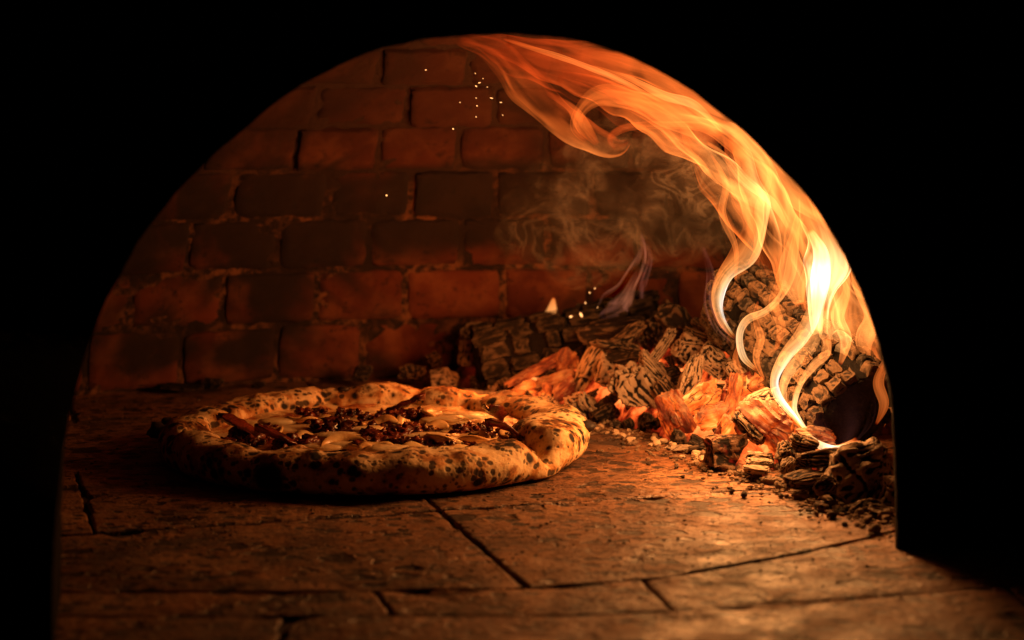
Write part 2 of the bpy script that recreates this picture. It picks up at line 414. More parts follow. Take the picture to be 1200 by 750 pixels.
def bricks():
    # courses by equal arc length up the ellipse
    phs = [0.0]; ph = 0.0; acc = 0.0; step = .0535
    while ph < R_(72):
        d = .0005; acc += math.hypot(DR * math.sin(ph), DH * math.cos(ph)) * d; ph += d
        if acc >= step: phs.append(ph); acc = 0.0
    rd = random.Random(5)
    for k in range(min(9, len(phs) - 1)):
        pm = .5 * (phs[k] + phs[k + 1]); r = DR * math.cos(pm)
        wa = R_(6.55) if k < 5 else R_(7.3)
        a0 = R_(-3.8 if k % 2 == 0 else -.9); n = int(R_(112) / wa)
        edges = [a0 + wa * (i + rd.uniform(-.06, .06)) for i in range(-n, n + 2)]
        for aa, ab in zip(edges, edges[1:]):
            am = .5 * (aa + ab); p = dome(am, pm)
            if behind(p) < .012: continue
            x = Vector((math.cos(am), -math.sin(am), 0))
            nrm = Vector(((p.x - DC.x) / DR ** 2, (p.y - DC.y) / DR ** 2, p.z / DH ** 2)).normalized()
            z = x.cross(nrm).normalized()
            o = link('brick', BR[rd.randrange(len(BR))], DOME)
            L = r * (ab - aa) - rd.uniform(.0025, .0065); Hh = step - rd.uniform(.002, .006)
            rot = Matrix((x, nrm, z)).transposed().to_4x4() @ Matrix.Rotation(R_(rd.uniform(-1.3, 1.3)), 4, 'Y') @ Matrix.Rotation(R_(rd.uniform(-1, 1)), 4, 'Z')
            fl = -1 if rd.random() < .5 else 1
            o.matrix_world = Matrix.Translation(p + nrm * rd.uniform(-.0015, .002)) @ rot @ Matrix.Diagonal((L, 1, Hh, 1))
bricks()

# ================================================================ PIZZA
PC = Vector((-.1005, 1.382, 0))
def m_crust():
    s = NT('baked_crust'); oc = s.n('TexCoord').outputs['Object']; g = s.n('NewGeometry')
    n1 = s.noise(oc, 48, 4, .6, .3); n2 = s.noise(oc, 150, 4, .65)
    c = s.ramp(s.math('ADD', s.math('MULTIPLY', n1, .7), s.math('MULTIPLY', n2, .3)),
               [(.32, (.86, .66, .42)), (.48, (.80, .54, .27)), (.56, (.54, .24, .07)), (.68, (.22, .075, .022))])
    wv = s.n('VectorMath', {0: oc, 1: s.n('VectorMath', {0: s.n('TexNoise', {'Vector': oc, 'Scale': 120.0}).outputs[1], 'Scale': .0035}, operation='SCALE').outputs[0]}, operation='ADD').outputs[0]
    def spots(scale, lo, hi, mscale, m0, m1):
        v = s.n('TexVoronoi', {'Vector': wv, 'Scale': scale, 'Randomness': 1.0}); d = v.outputs['Distance']
        rad = s.ss(s.noise(oc, mscale, 2), m0, m1, 0, 1)
        return s.ss(s.math('SUBTRACT', d, s.math('MULTIPLY', rad, hi)), .10, -.07), s.ss(s.math('SUBTRACT', d, s.math('MULTIPLY', rad, hi)), .30, -.02)
    a, ra = spots(84, 0, .32, 30, .36, .58)
    b, rb = spots(140, 0, .34, 45, .34, .52)
    b3, rb3 = spots(240, 0, .32, 60, .40, .58)
    sp = s.math('MAXIMUM', s.math('MAXIMUM', a, s.math('MULTIPLY', b, .9)), s.math('MULTIPLY', b3, .8))
    z = s.n('SeparateXYZ', {0: oc}).outputs[2]
    top = s.math('MULTIPLY', s.ss(z, .022, .033), s.ss(s.math('ADD', s.math('MULTIPLY', n1, .5), s.math('MULTIPLY', n2, .5)), .46, .58)); 
    # one large blister burnt black on the near side
    dv = s.n('VectorMath', {0: oc, 1: (-.064, -.152, .012)}, operation='DISTANCE').outputs['Value']
    bl = s.ss(s.math('ADD', dv, s.math('MULTIPLY', n2, .008)), .021, .015)
    bro = s.math('MAXIMUM', s.ss(s.noise(oc, 95, 4, .7, .3), .54, .68), s.math('MULTIPLY', ra, s.ss(s.noise(oc, 26, 2), .40, .58, 0, .9)))
    c = s.mix(s.math('MULTIPLY', bro, .75), c, (.20, .062, .018))
    c = s.mix(s.math('MULTIPLY', top, .80), c, (.085, .028, .010))
    f = s.math('MAXIMUM', sp, bl)
    c = s.mix(f, c, (.013, .008, .006))
    h = s.math('ADD', s.math('MULTIPLY', n2, .6), s.math('SUBTRACT', s.noise(oc, 380, 3), s.math('MULTIPLY', f, .8)))
    s.bsdf(Base_Color=c, Roughness=.78, Specular_IOR_Level=.3, Normal=s.bump(h, .4, .0014)); return s.m
def m_sauce():
    s = NT('melted_cheese_and_sauce'); oc = s.n('TexCoord').outputs['Object']
    n1 = s.noise(oc, 45, 4, .6, .5); n2 = s.noise(oc, 160, 3)
    c = s.ramp(n1, [(.34, (.26, .04, .012)), (.42, (.50, .15, .035)), (.49, (.80, .54, .25)), (.66, (.88, .70, .42))])
    s.bsdf(Base_Color=c, Roughness=s.ss(n2, .35, .65, .22, .5), Normal=s.bump(s.math('ADD', n1, s.math('MULTIPLY', n2, .5)), .6, .004)); return s.m
def m_wet(name, c1, c2, rough, sc_=90):
    s = NT(name); oc = s.add_rand(s.n('TexCoord').outputs['Object'])
    n1 = s.noise(oc, sc_, 4, .6); n2 = s.noise(oc, sc_ * 3, 3)
    s.bsdf(Base_Color=s.mix(s.ss(n1, .35, .65), c1, c2), Roughness=rough, Normal=s.bump(s.math('ADD', n1, n2), .5, .0015)); return s.m
M['crust'] = m_crust(); M['sauce'] = m_sauce()
M['meat'] = m_wet('crisp_cured_sausage', (.035, .009, .006), (.17, .028, .012), .24)
M['onion'] = m_wet('soft_onion', (.80, .55, .26), (.66, .34, .12), .30, 60)
M['cheese'] = m_wet('pale_cheese', (.88, .70, .42), (.80, .55, .26), .34, 50)
M['burnt'] = m_wet('burnt_dough', (.010, .007, .006), (.03, .015, .010), .6)
PIZZA = empty('pizza', PC)
tag(PIZZA, 'round pizza with leopard-spotted puffy crust lying on the hearth tiles', 'pizza')
def gauss(x, w): return math.exp(-(x / w) ** 2)
def adiff(a, b): return (a - b + math.pi) % (2 * math.pi) - math.pi
NOTCH = R_(-36)
def rim(th):
    q = Vector((math.cos(th) * 1.7, math.sin(th) * 1.7, 3.3)); q2 = Vector((math.cos(th) * 4.6, math.sin(th) * 4.6, 1.1))
    Rr = .1585 * (1 + .020 * nz(q) + .008 * nz(q2)); ww = .0192 * (1 + .24 * nz(q + Vector((4, 0, 0))) + .16 * nz(q2))
    hh = .0275 * (1 + .14 * nz(q + Vector((0, 7, 0))) + .13 * nz(q2 + Vector((3, 3, 3))))
    d = adiff(th, NOTCH)
    hh *= 1 - .62 * gauss(d, R_(5.5)); ww *= 1 - .45 * gauss(d, R_(6))
    hh *= 1 + .16 * gauss(adiff(th, R_(-14)), R_(15)); ww *= 1 + .38 * gauss(adiff(th, R_(-13)), R_(15))
    hh *= 1 + .10 * gauss(adiff(th, R_(-52)), R_(9)); ww *= 1 + .22 * gauss(adiff(th, R_(-51)), R_(9))
    for a, k in ((158, .55), (172, .5), (187, .5), (203, .45), (112, .5), (80, .35), (62, .4)):     # folds pinched into the rim
        g = gauss(adiff(th, R_(a)), R_(2.6)); hh *= 1 - .26 * k * g; ww *= 1 - .42 * k * g
    return Rr, ww, hh
def crust():
    nt, npf = 420, 46; vs = []; fs = []
    for i in range(nt):
        th = 2 * math.pi * i / nt; Rr, ww, hh = rim(th); rc = Rr - ww; er = Vector((math.cos(th), math.sin(th), 0))
        for j in range(npf):
            ph = 2 * math.pi * j / npf; c_, s_ = math.cos(ph), math.sin(ph)
            c2 = math.copysign(abs(c_) ** .85, c_); s2 = math.copysign(abs(s_) ** .8, s_)
            r = rc + ww * c2; z = hh * (.5 + .5 * s2)
            if s_ < 0: z = hh * .5 * (1 + s2); z = max(z, .0006 + .002 * max(0, c_))
            p = er * r + Vector((0, 0, z))
            up = max(0, s2 * .6 + .5)
            d = .0036 * nz(p * 38 + Vector((0, 0, 8))) + .0026 * max(0, nz(p * 78)) + .0006 * nz(p * 210)
            nrm = er * c2 + Vector((0, 0, s2))
            vs.append(p + nrm * d * up)
    for i in range(nt):
        for j in range(npf):
            a = i * npf + j; b = i * npf + (j + 1) % npf; c = ((i + 1) % nt) * npf + (j + 1) % npf; d = ((i + 1) % nt) * npf + j
            fs.append((a, d, c, b))
    return mk('crust', vs, fs, M['crust'], PIZZA)
crust()
def base_z(x, y):
    return .0165 + .0028 * nz(Vector((x * 40, y * 40, 1))) + .0012 * nz(Vector((x * 110, y * 110, 2)))
def center_disc():
    vs = [(0, 0, base_z(0, 0))]; fs = []; nr, na = 46, 110
    for j in range(1, nr + 1):
        r = .1415 * j / nr
        for i in range(na):
            th = 2 * math.pi * i / na; x, y = r * math.cos(th), r * math.sin(th)
            vs.append((x, y, base_z(x, y) - (.004 if j > nr - 1 else 0)))
    for i in range(na): fs.append((0, 1 + i, 1 + (i + 1) % na))
    for j in range(nr - 1):
        for i in range(na):
            a = 1 + j * na + i; b = 1 + j * na + (i + 1) % na; fs.append((a, a + na, b + na, b))
    return mk('cheese_and_sauce', vs, fs, M['sauce'], PIZZA)
center_disc()
def blob(rd, n, rad, spread, flat=.8, sub=2, rough=.35):
    bm = bmesh.new()
    for k in range(n):
        g = bmesh.ops.create_icosphere(bm, subdivisions=sub, radius=1.0)
        r = rad * rd.uniform(.6, 1.25); c = Vector((rd.uniform(-1, 1) * spread, rd.uniform(-1, 1) * spread, rd.uniform(0, .7) * spread * .45 + r * .5)); of = Vector((rd.random() * 50, 0, k))
        ax = Vector((rd.uniform(.7, 1.5), rd.uniform(.7, 1.3), rd.uniform(.6, 1) * flat))
        rot = Matrix.Rotation(rd.uniform(0, 6.28), 3, 'Z')
        for v in g['verts']:
            p = v.co.copy(); d = 1 + rough * nz(p * 1.6 + of) + rough * .6 * nz(p * 3.5 + of) + rough * .35 * nz(p * 8 + of)
            v.co = rot @ Vector((p.x * ax.x, p.y * ax.y, p.z * ax.z)) * d * r + c
    me = bpy.data.meshes.new('blob'); bm.to_mesh(me); bm.free()
    me.polygons.foreach_set('use_smooth', [True] * len(me.polygons)); return me
def on_pizza(px, py, zz=.020):
    Y = (CZ - zz) * F / (py - 105); p = at(px, py, Y) - PC; return Vector((p.x, p.y, base_z(p.x, p.y)))
rd = random.Random(21)
MEAT = []
for k in range(9):
    me = blob(rd, rd.randint(12, 17), .0034, .0098, .9, 3, .8); me.name = 'sausage_crumble'; me.materials.append(M['meat']); MEAT.append(me)
for k, (px, py, s) in enumerate([(300, 510, 1.0), (283, 515, .9), (352, 518, 1.05), (368, 488, .8), (366, 478, .7), (392, 503, 1.2), (405, 497, .9), (385, 508, .8), (430, 518, 1.1), (446, 512, 1.2), (462, 519, 1.15), (476, 506, 1.0), (420, 520, .9), (448, 500, .85),
        (470, 487, .9), (490, 484, .9), (455, 484, .7), (545, 505, .85), (527, 512, .8), (515, 516, .75), (540, 526, 1.0), (556, 528, .9), (576, 512, .95), (560, 500, .8), (335, 522, .8), (488, 518, .8), (315, 500, .8), (585, 505, .8), (505, 497, .7), (405, 482, .7), (433, 488, .75)]):
    o = link('sausage_crumble', MEAT[k % 9], PIZZA); o.location = on_pizza(px, py, .021); s *= 1.2; o.scale = (s, s, s); o.rotation_euler = (0, 0, rd.uniform(0, 6.28))
def strip_mesh(rad, sweep, wid, th, curl, seed):
    """an onion sliver: thin curved strip standing a little on edge"""
    n = 18; vs = []; fs = []
    for i in range(n + 1):
        t = i / n; a = (t - .5) * sweep; r = rad * (1 + .12 * nz(Vector((t * 3, seed, 0))))
        c = Vector((r * math.sin(a), r * (math.cos(a) - 1), 0)); lift = .003 + .004 * nz(Vector((t * 2.2, seed * 2.1, 4))) + .002
        hw = wid * .5 * math.sin(math.pi * min(.97, max(.03, t))) ** .5; ti = curl + .5 * nz(Vector((t * 2, seed, 8)))
        er = Vector((math.sin(a), math.cos(a), 0)); d = er * math.cos(ti) + Vector((0, 0, math.sin(ti))); nn_ = Vector((0, 0, math.cos(ti))) - er * math.sin(ti)
        for (u, v) in ((-1, -1), (0, -1.1), (1, -1), (1, 1), (0, 1.3), (-1, 1)):
            vs.append(c + d * hw * u + nn_ * th * .5 * v + Vector((0, 0, lift)))
    for i in range(n):
        for k in range(6): fs.append((i * 6 + k, i * 6 + (k + 1) % 6, (i + 1) * 6 + (k + 1) % 6, (i + 1) * 6 + k))
    fs.append(tuple(range(5, -1, -1))); fs.append(tuple(n * 6 + k for k in range(6)))
    me = bpy.data.meshes.new('onion_slice'); me.from_pydata(vs, [], fs); me.polygons.foreach_set('use_smooth', [True] * len(fs)); me.materials.append(M['onion']); return me
ON = [strip_mesh(rd.uniform(.010, .020), rd.uniform(1.6, 2.7), rd.uniform(.006, .010), .0016, rd.uniform(.2, 1.0), k) for k in range(7)]
for k, (px, py, rz) in enumerate([(348, 516, 60), (420, 527, 170), (440, 526, 10), (478, 527, 30), (512, 521, 140), (536, 532, 40), (565, 520, 200), (470, 497, 100), (510, 500, 20), (530, 496, 190), (325, 508, 300), (398, 522, 20), (500, 489, 80), (553, 516, 350), (445, 497, 10), (590, 512, 80), (350, 497, 160), (378, 496, 30)]):
    o = link('onion_slice', ON[k % 7], PIZZA); o.location = on_pizza(px, py); o.rotation_euler = (0, 0, R_(rz))
def slab_mesh(seed):
    n = 22; vs = []; fs = []
    def ring(sc2, z):
        b = len(vs)
        for i in range(n):
            a = 2 * math.pi * i / n; r = 1 + .28 * nz(Vector((math.cos(a) * 1.3, math.sin(a) * 1.3, seed * 5)))
            vs.append((r * sc2 * .021 * math.cos(a), r * sc2 * .012 * math.sin(a), z + .0012 * nz(Vector((math.cos(a), math.sin(a) * 2, seed)))))
        return b
    rs = [ring(.98, 0), ring(1, .002), ring(.9, .0036), ring(.5, .0044)]
    for a, b in zip(rs, rs[1:]):
        for i in range(n): fs.append((a + i, a + (i + 1) % n, b + (i + 1) % n, b + i))
    fs.append(tuple(rs[-1] + i for i in range(n)))
    me = bpy.data.meshes.new('cheese_slice'); me.from_pydata(vs, [], fs); me.polygons.foreach_set('use_smooth', [True] * len(fs)); me.materials.append(M['cheese']); return me
CH = [slab_mesh(k) for k in range(5)]
for k, (px, py, rz, s) in enumerate([(345, 503, 5, .9), (395, 513, -10, .9), (405, 522, 8, .8), (500, 515, 0, .9), (520, 494, 12, .9), (430, 505, 20, .7), (375, 525, 0, .7), (455, 528, 0, .8), (545, 490, -15, .7), (325, 497, 10, .7)]):
    o = link('cheese_slice', CH[k % 5], PIZZA); p = on_pizza(px, py); p.z += .003; o.location = p; s *= 1.05; o.scale = (s, s, s); o.rotation_euler = (0, 0, R_(rz))
def leaf_mesh(L, Wd, seed):
    n = 10; vs = []; fs = []
    for i in range(n + 1):
        t = i / n; hw = Wd * .5 * math.sin(math.pi * (.06 + .9 * t)) ** .8
        z = .012 * (1 - (2 * t - 1) ** 2) * (.6 + .5 * nz(Vector((seed, t, 0)))) + .016 * (1 - t) ** 2
        for v in (-1, 0, 1):
            vs.append((L * (t - .5), hw * v + .003 * nz(Vector((t * 5, v, seed))), z + .004 * abs(v) + .002 * nz(Vector((t * 6, v * 2, seed)))))
    m_ = 3 * (n + 1); vs += [(x, y, z - .0012) for x, y, z in vs]
    for i in range(n):
        for k in range(2):
            a = i * 3 + k; fs.append((a, a + 3, a + 4, a + 1)); b = a + m_; fs.append((b, b + 1, b + 4, b + 3))
        a = i * 3; fs.append((a, a + m_, a + 3 + m_, a + 3)); a += 2; fs.append((a, a + 3, a + 3 + m_, a + m_))
    fs.append((0, 1, 1 + m_, m_)); fs.append((1, 2, 2 + m_, 1 + m_)); e = 3 * n; fs.append((e, e + m_, e + 1 + m_, e + 1)); fs.append((e + 1, e + 1 + m_, e + 2 + m_, e + 2))
    me = bpy.data.meshes.new('crisp_leaf'); me.from_pydata(vs, [], fs); me.polygons.foreach_set('use_smooth', [True] * len(fs)); me.materials.append(M['meat']); return me
for k, (px, py, rz, L, Wd) in enumerate([(280, 512, -14, .034, .018), (580, 497, 70, .030, .018), (592, 517, 20, .03, .014), (325, 524, 8, .032, .015), (473, 484, 170, .034, .014)]):
    o = link('crisp_leaf', leaf_mesh(L, Wd, k), PIZZA); o.location = on_pizza(px, py); o.rotation_euler = (0, 0, R_(rz))
for k, (th, dz, s) in enumerate([(-4, .021, 1.0), (63, .030, .9), (104, .030, .8), (122, .029, 1.0), (160, .026, .9), (176, .020, 1.2), (190, .018, 1.4), (205, .012, 1.1), (34, .027, .6)]):
    Rr, ww, hh = rim(R_(th)); r = Rr - .003 if dz < .024 else Rr - ww
    me = blob(rd, 4, .0042 * s, .004 * s, .9, 2, .4); me.name = 'burnt_blister'; me.materials.append(M['burnt'])
    o = link('burnt_blister', me, PIZZA); o.location = (r * math.cos(R_(th)), r * math.sin(R_(th)), min(dz, hh - .003) - .001)

# ================================================================ COALS
FRONT_PY = [(420, 446), (470, 452), (545, 468), (620, 482), (700, 500), (780, 522), (850, 552), (920, 572), (965, 592), (1045, 614)]
def pile_Y(px, py):
    b = interp(FRONT_PY, px); Yb = CZ * F / (b - 105)
    return max(1.16, min(Yb + .00125 * (b - py), 1.715 - abs(px - 600) * .00012))
def coal_mesh(L, Wd, H, seed, cuts=16, boxy=.62, grain=1.0, facets=7, crack=.5):
    rd = random.Random(seed); bm = bmesh.new()
    bmesh.ops.create_cube(bm, size=2.0); bmesh.ops.subdivide_edges(bm, edges=bm.edges[:], cuts=cuts, use_grid_fill=True)
    of = Vector((rd.uniform(0, 90), rd.uniform(0, 90), rd.uniform(0, 90)))
    pl = []
    for k in range(facets):
        n = Vector((rd.gauss(0, .7), rd.gauss(0, 1), rd.gauss(0, 1))).normalized(); pl.append((n, rd.uniform(.55, .88)))
    cr = [(rd.uniform(-.75, .75), rd.uniform(-.5, .5), rd.uniform(-.5, .5), rd.uniform(.05, .07)) for _ in range(rd.randint(0, 2))]
    for v in bm.verts:
        p = v.co.copy(); s = p.normalized(); q = s.lerp(p * .86, boxy)
        for n, d in pl:
            e = q.dot(n) - d
            if e > 0: q -= n * e * .92
        big = Vector((nz(q * 1.1 + of), nz(q * 1.1 + of + Vector((7, 0, 0))), nz(q * 1.1 + of + Vector((0, 7, 0))))) * .22
        med = nz(q * 2.6 + of) * .10
        ang = nz(Vector((q.x * .7, q.y * 5.5, q.z * 5.5)) + of) * .12 * grain + nz(Vector((q.x * 1.8, q.y * 11, q.z * 11)) + of) * .05 * grain
        fine = nz(q * 8 + of) * .025 + max(0, nz(q * 3.7 + of * 2) - .1) * -.14
        d = 0.0
        for (x0, ky, kz, wd) in cr:
            x = abs(q.x + ky * q.y * .4 + kz * q.z * .4 + .12 * nz(q * 2 + of) - x0)
            d += crack * .30 * max(0, 1 - x / (wd * 1.6))
        q = q + big + s * (med + ang + fine - d)
        v.co = Vector((q.x * L / 2, q.y * Wd / 2, q.z * H / 2))
    me = bpy.data.meshes.new('coal'); bm.to_mesh(me); bm.free()
    me.polygons.foreach_set('use_smooth', [True] * len(me.polygons)); me.set_sharp_from_angle(angle=R_(34)); return me
COALS = []                                   # (position, radius) for the ash bed
def coal(name, px, py, lp, hp, tilt, mat, label, cat, group=None, dY=0.0, yaw=None, depth=None, boxy=.72, grain=1.0, facets=11, crack=.38, cuts=18):
    seed = len(COALS) + 3; rd = random.Random(seed * 13)
    Y = pile_Y(px, py) + dY; k = Y / F * 1.12
    me = coal_mesh(lp * k, (depth or max(hp, lp * .55)) * k, hp * k, seed, cuts, boxy, grain, facets, crack); me.name = name
    o = link(name, me, None, M[mat]); p = at(px, py, Y)
    o.matrix_world = Matrix.Translation(p) @ Matrix.Rotation(R_(-tilt), 4, 'Y') @ Matrix.Rotation(R_(rd.uniform(-22, 22) if yaw is None else yaw), 4, 'Z') @ Matrix.Rotation(R_(rd.uniform(-15, 15)), 4, 'X')
    tag(o, label, cat, group); COALS.append((p, hp * k * .5, lp * k * .5)); return o
G = 'burnt coals of the fire pile'
# far left of the heap
coal('charcoal', 553, 392, 26, 26, 10, 'ash', 'upper of two pale round stubs stacked left of the black log', 'charcoal', G)
coal('charcoal', 552, 416, 30, 30, 80, 'ash', 'lower of two pale round stubs stacked left of the black log', 'charcoal', G)
coal('charcoal', 524, 446, 36, 28, 5, 'ash', 'square pale coal behind the back rim of the pizza', 'charcoal', G, boxy=.8)
coal('charcoal', 482, 437, 30, 22, -15, 'mid', 'dim leaning coal at the foot of the back wall', 'charcoal', G)
coal('charcoal', 508, 422, 22, 18, 30, 'mid', 'small dim coal leaning on the wall beside two pale stubs', 'charcoal', G)
coal('charcoal', 424, 437, 26, 18, 0, 'black', 'small black coal lying alone by the back wall', 'charcoal', G)
coal('charcoal', 588, 467, 112, 13, -4, 'ash', 'long thin pale stick lying in front of the black log', 'charcoal', G, dY=.015, depth=16, facets=3, boxy=.4)
coal('charcoal', 640, 474, 24, 20, 40, 'ash', 'little pale chip right of the long thin stick', 'charcoal', G)
# red heart under the black log
E_ = 'glowing embers in the fire'
coal('ember', 628, 433, 74, 13, 27, 'ember', 'long red-hot sliver slanting up under the black log', 'ember', E_, facets=4)
coal('ember', 652, 446, 48, 17, 18, 'dull', 'red ember wedged below the slanting hot sliver', 'ember', E_)
coal('ember', 665, 424, 30, 26, 60, 'dull', 'deep red ember at the right end of the black log', 'ember', E_)
coal('ember', 618, 454, 34, 18, 10, 'hot', 'pale orange ember low behind the long pale stick', 'ember', E_)
coal('ember', 660, 458, 34, 20, 40, 'ember', 'orange split ember beside the upright pale shard', 'ember', E_)
coal('ember', 640, 461, 22, 18, 80, 'hot', 'small bright ember between the two split ones under the black log', 'ember', E_)
# middle of the heap
coal('charcoal', 690, 432, 62, 22, 62, 'ash', 'leaning pale shard right of the red embers', 'charcoal', G, dY=-.01, facets=5, grain=.7)
coal('charcoal', 714, 440, 40, 38, 80, 'ash', 'cracked grey block between pale shard and large layered coal', 'charcoal', G, boxy=.75)
coal('charcoal', 742, 452, 70, 52, -52, 'ash', 'large layered grey coal in the middle of the heap', 'charcoal', G, dY=-.02, grain=1.7, cuts=24)
coal('charcoal', 764, 432, 44, 17, -48, 'ash', 'pale rounded sliver on top of the large layered coal', 'charcoal', G, dY=-.03, facets=3)
coal('charcoal', 684, 477, 42, 36, -60, 'ash', 'pale furrowed coal at the front foot of the heap', 'charcoal', G, dY=-.01, grain=1.6)
coal('charcoal', 706, 483, 30, 26, 20, 'black', 'black coal beside the pale furrowed one at the heap foot', 'charcoal', G)
coal('charcoal', 722, 388, 86, 34, 8, 'black', 'broad black coal on the crest of the heap behind the grey blocks', 'charcoal', G, dY=.0)
coal('charcoal', 738, 392, 48, 20, 32, 'mid', 'grey edged coal lying on the broad black one', 'charcoal', G, dY=-.03)
coal('charcoal', 722, 406, 54, 16, -8, 'mid', 'half-burnt coal under the grey edged one', 'charcoal', G, dY=-.03)
coal('charcoal', 734, 420, 50, 18, 4, 'black', 'flat black coal above the cracked grey block', 'charcoal', G, dY=-.02)
coal('charcoal', 771, 411, 62, 14, 52, 'ash', 'slim brown stick standing slantwise on the heap', 'charcoal', G, dY=-.03, depth=15, facets=3, boxy=.4)
coal('charcoal', 797, 378, 58, 40, -55, 'black', 'black wedge standing highest in the heap', 'charcoal', G)
coal('charcoal', 770, 390, 36, 34, 70, 'black', 'black lump next to the highest wedge', 'charcoal', G)
coal('charcoal', 766, 436, 30, 22, 40, 'mid', 'small hooked coal below the slim brown stick', 'charcoal', G, dY=-.01)
coal('charcoal', 808, 411, 44, 36, -18, 'ash', 'rounded grey coal end left of three cracked blocks', 'charcoal', G, dY=-.02, boxy=.75, grain=1.3)
coal('charcoal', 838, 422, 38, 34, -38, 'ash', 'cracked grey block next to the rounded coal end', 'charcoal', G, dY=-.02, boxy=.8)
coal('charcoal', 863, 433, 28, 26, -35, 'ash', 'smallest grey block in the cracked row beside the hot flames', 'charcoal', G, dY=-.02, boxy=.8)
coal('charcoal', 818, 394, 50, 13, -24, 'mid', 'flat charred splinter above the rounded grey coal end', 'charcoal', G, dY=-.01)
coal('charcoal', 848, 402, 40, 12, -22, 'mid', 'flat charred splinter above the cracked grey block', 'charcoal', G, dY=-.01)
coal('charcoal', 832, 386, 52, 22, -20, 'black', 'black coal under the left flame tongue', 'charcoal', G, dY=.02)
coal('charcoal', 810, 444, 50, 24, 72, 'ash', 'smooth rounded stub pointing up between embers', 'charcoal', G, dY=-.03, facets=3, boxy=.4)
coal('charcoal', 778, 456, 32, 26, -50, 'mid', 'narrow coal leaning between layered coal and orange ember', 'charcoal', G, dY=-.015)
coal('charcoal', 785, 440, 26, 22, 20, 'black', 'black nugget deep between grey coals', 'charcoal', G)
coal('charcoal', 868, 446, 46, 16, 12, 'redcoal', 'dark purple-red coal under the row of cracked blocks', 'charcoal', G, dY=-.02)
# front embers
coal('ember', 790, 488, 56, 42, -62, 'ember', 'leaf-shaped orange ember leftmost of the glowing bank', 'ember', E_, dY=-.015, grain=1.2)
coal('ember', 822, 466, 62, 30, 36, 'hot', 'folded orange ember leaning under the smooth stub', 'ember', E_, dY=-.02, grain=.8)
coal('ember', 836, 488, 40, 32, 20, 'hot', 'yellow-hot round ember at the core of the glowing bank', 'ember', E_, dY=-.01, boxy=.3, grain=.5)
coal('ember', 860, 470, 62, 32, 72, 'hot', 'upright orange ember right of the yellow-hot core', 'ember', E_, dY=-.01)
coal('ember', 850, 504, 34, 30, 60, 'hot', 'small orange ember behind the dark square coal', 'ember', E_, dY=-.01)
coal('ember', 897, 448, 36, 28, -20, 'ember', 'flat bright orange chip below the flame tongues', 'ember', E_, dY=-.03, boxy=.85, grain=.4)
coal('ember', 885, 468, 46, 30, 30, 'hot', 'orange ember under the flat bright chip', 'ember', E_, dY=.0)
coal('ember', 900, 497, 70, 54, -35, 'ember', 'biggest striped orange ember in the front of the fire', 'ember', E_, dY=-.03, grain=1.5, cuts=24)
coal('charcoal', 890, 476, 58, 30, 22, 'ash', 'ash-crusted coal lying on the biggest striped ember', 'charcoal', G, dY=-.035, grain=1.5, cuts=20)
coal('charcoal', 878, 500, 44, 24, -42, 'mid', 'dark ash-edged wedge on the left flank of the striped ember', 'charcoal', G, dY=-.045)
coal('ember', 937, 487, 48, 28, -55, 'hot', 'orange ember right under the lowest flame strand', 'ember', E_, dY=-.01)
coal('ember', 918, 460, 36, 30, -60, 'hot', 'orange ember behind the long flame strands', 'ember', E_, dY=.01)
coal('ember', 958, 515, 58, 22, -8, 'dull', 'flat dull red ember under the end of the big log', 'ember', E_, dY=.0)
coal('ember', 985, 528, 48, 22, 10, 'dull', 'dull ember behind the rough stone-like coal', 'ember', E_, dY=.02)
coal('charcoal', 851, 530, 46, 40, 4, 'redcoal', 'dark square coal with one red-hot corner on the hearth edge', 'charcoal', G, dY=-.02, boxy=.92, facets=2, grain=.5, crack=.1, yaw=20)
coal('charcoal', 921, 529, 28, 24, 30, 'mid', 'round dark coal at the front of the striped ember', 'charcoal', G, dY=-.02, boxy=.4)
coal('charcoal', 941, 521, 34, 22, -20, 'mid', 'brown coal between the flat red ember and the round dark coal', 'charcoal', G, dY=-.02)
coal('charcoal', 961, 538, 50, 24, 6, 'mid', 'long brown coal beside the rough stone-like coal', 'charcoal', G, dY=-.03, boxy=.4)
coal('charcoal', 943, 562, 52, 17, 4, 'mid', 'flat brown coal lying nearest the hearth joint', 'charcoal', G, dY=-.02, boxy=.35, facets=4)
coal('charcoal', 968, 570, 26, 20, 30, 'mid', 'stub of coal touching the rough stone-like coal', 'charcoal', G, dY=-.03, boxy=.4)
coal('charcoal', 922, 546, 22, 16, 50, 'ash', 'smooth nut-sized coal above the flat brown one', 'charcoal', G, dY=-.03, boxy=.2)
coal('charcoal', 940, 541, 24, 17, -30, 'mid', 'nut-sized coal below the long brown one', 'charcoal', G, dY=-.035, boxy=.2)
for k, (px, py) in enumerate([(887, 534), (890, 542), (886, 550)]):
    coal('charcoal', px, py, 30, 9, -5, 'ash', ['top', 'middle', 'bottom'][k] + ' flake in the stack of three flat ash flakes', 'charcoal', 'stack of flat ash flakes', dY=-.02, boxy=.4, facets=2, cuts=10)
coal('charcoal', 1008, 556, 78, 74, 20, 'ash', 'big rough stone-like coal against the right side of the arch', 'charcoal', G, dY=-.01, boxy=.45, grain=.9, cuts=28)
coal('charcoal', 1046, 578, 50, 44, 60, 'ash', 'rough coal partly hidden by the right jamb', 'charcoal', G, dY=-.0, boxy=.5)
coal('charcoal', 1012, 597, 40, 20, 15, 'mid', 'crumbling coal below the big stone-like one', 'charcoal', G, dY=.0, boxy=.3)
coal('charcoal', 1036, 601, 36, 18, -12, 'ash', 'small ashen coal at the foot of the right jamb', 'charcoal', G, dY=.0, boxy=.3)
coal('charcoal', 991, 603, 26, 16, 10, 'black', 'black crumb of coal before the big stone-like one', 'charcoal', G, dY=.0, boxy=.3)
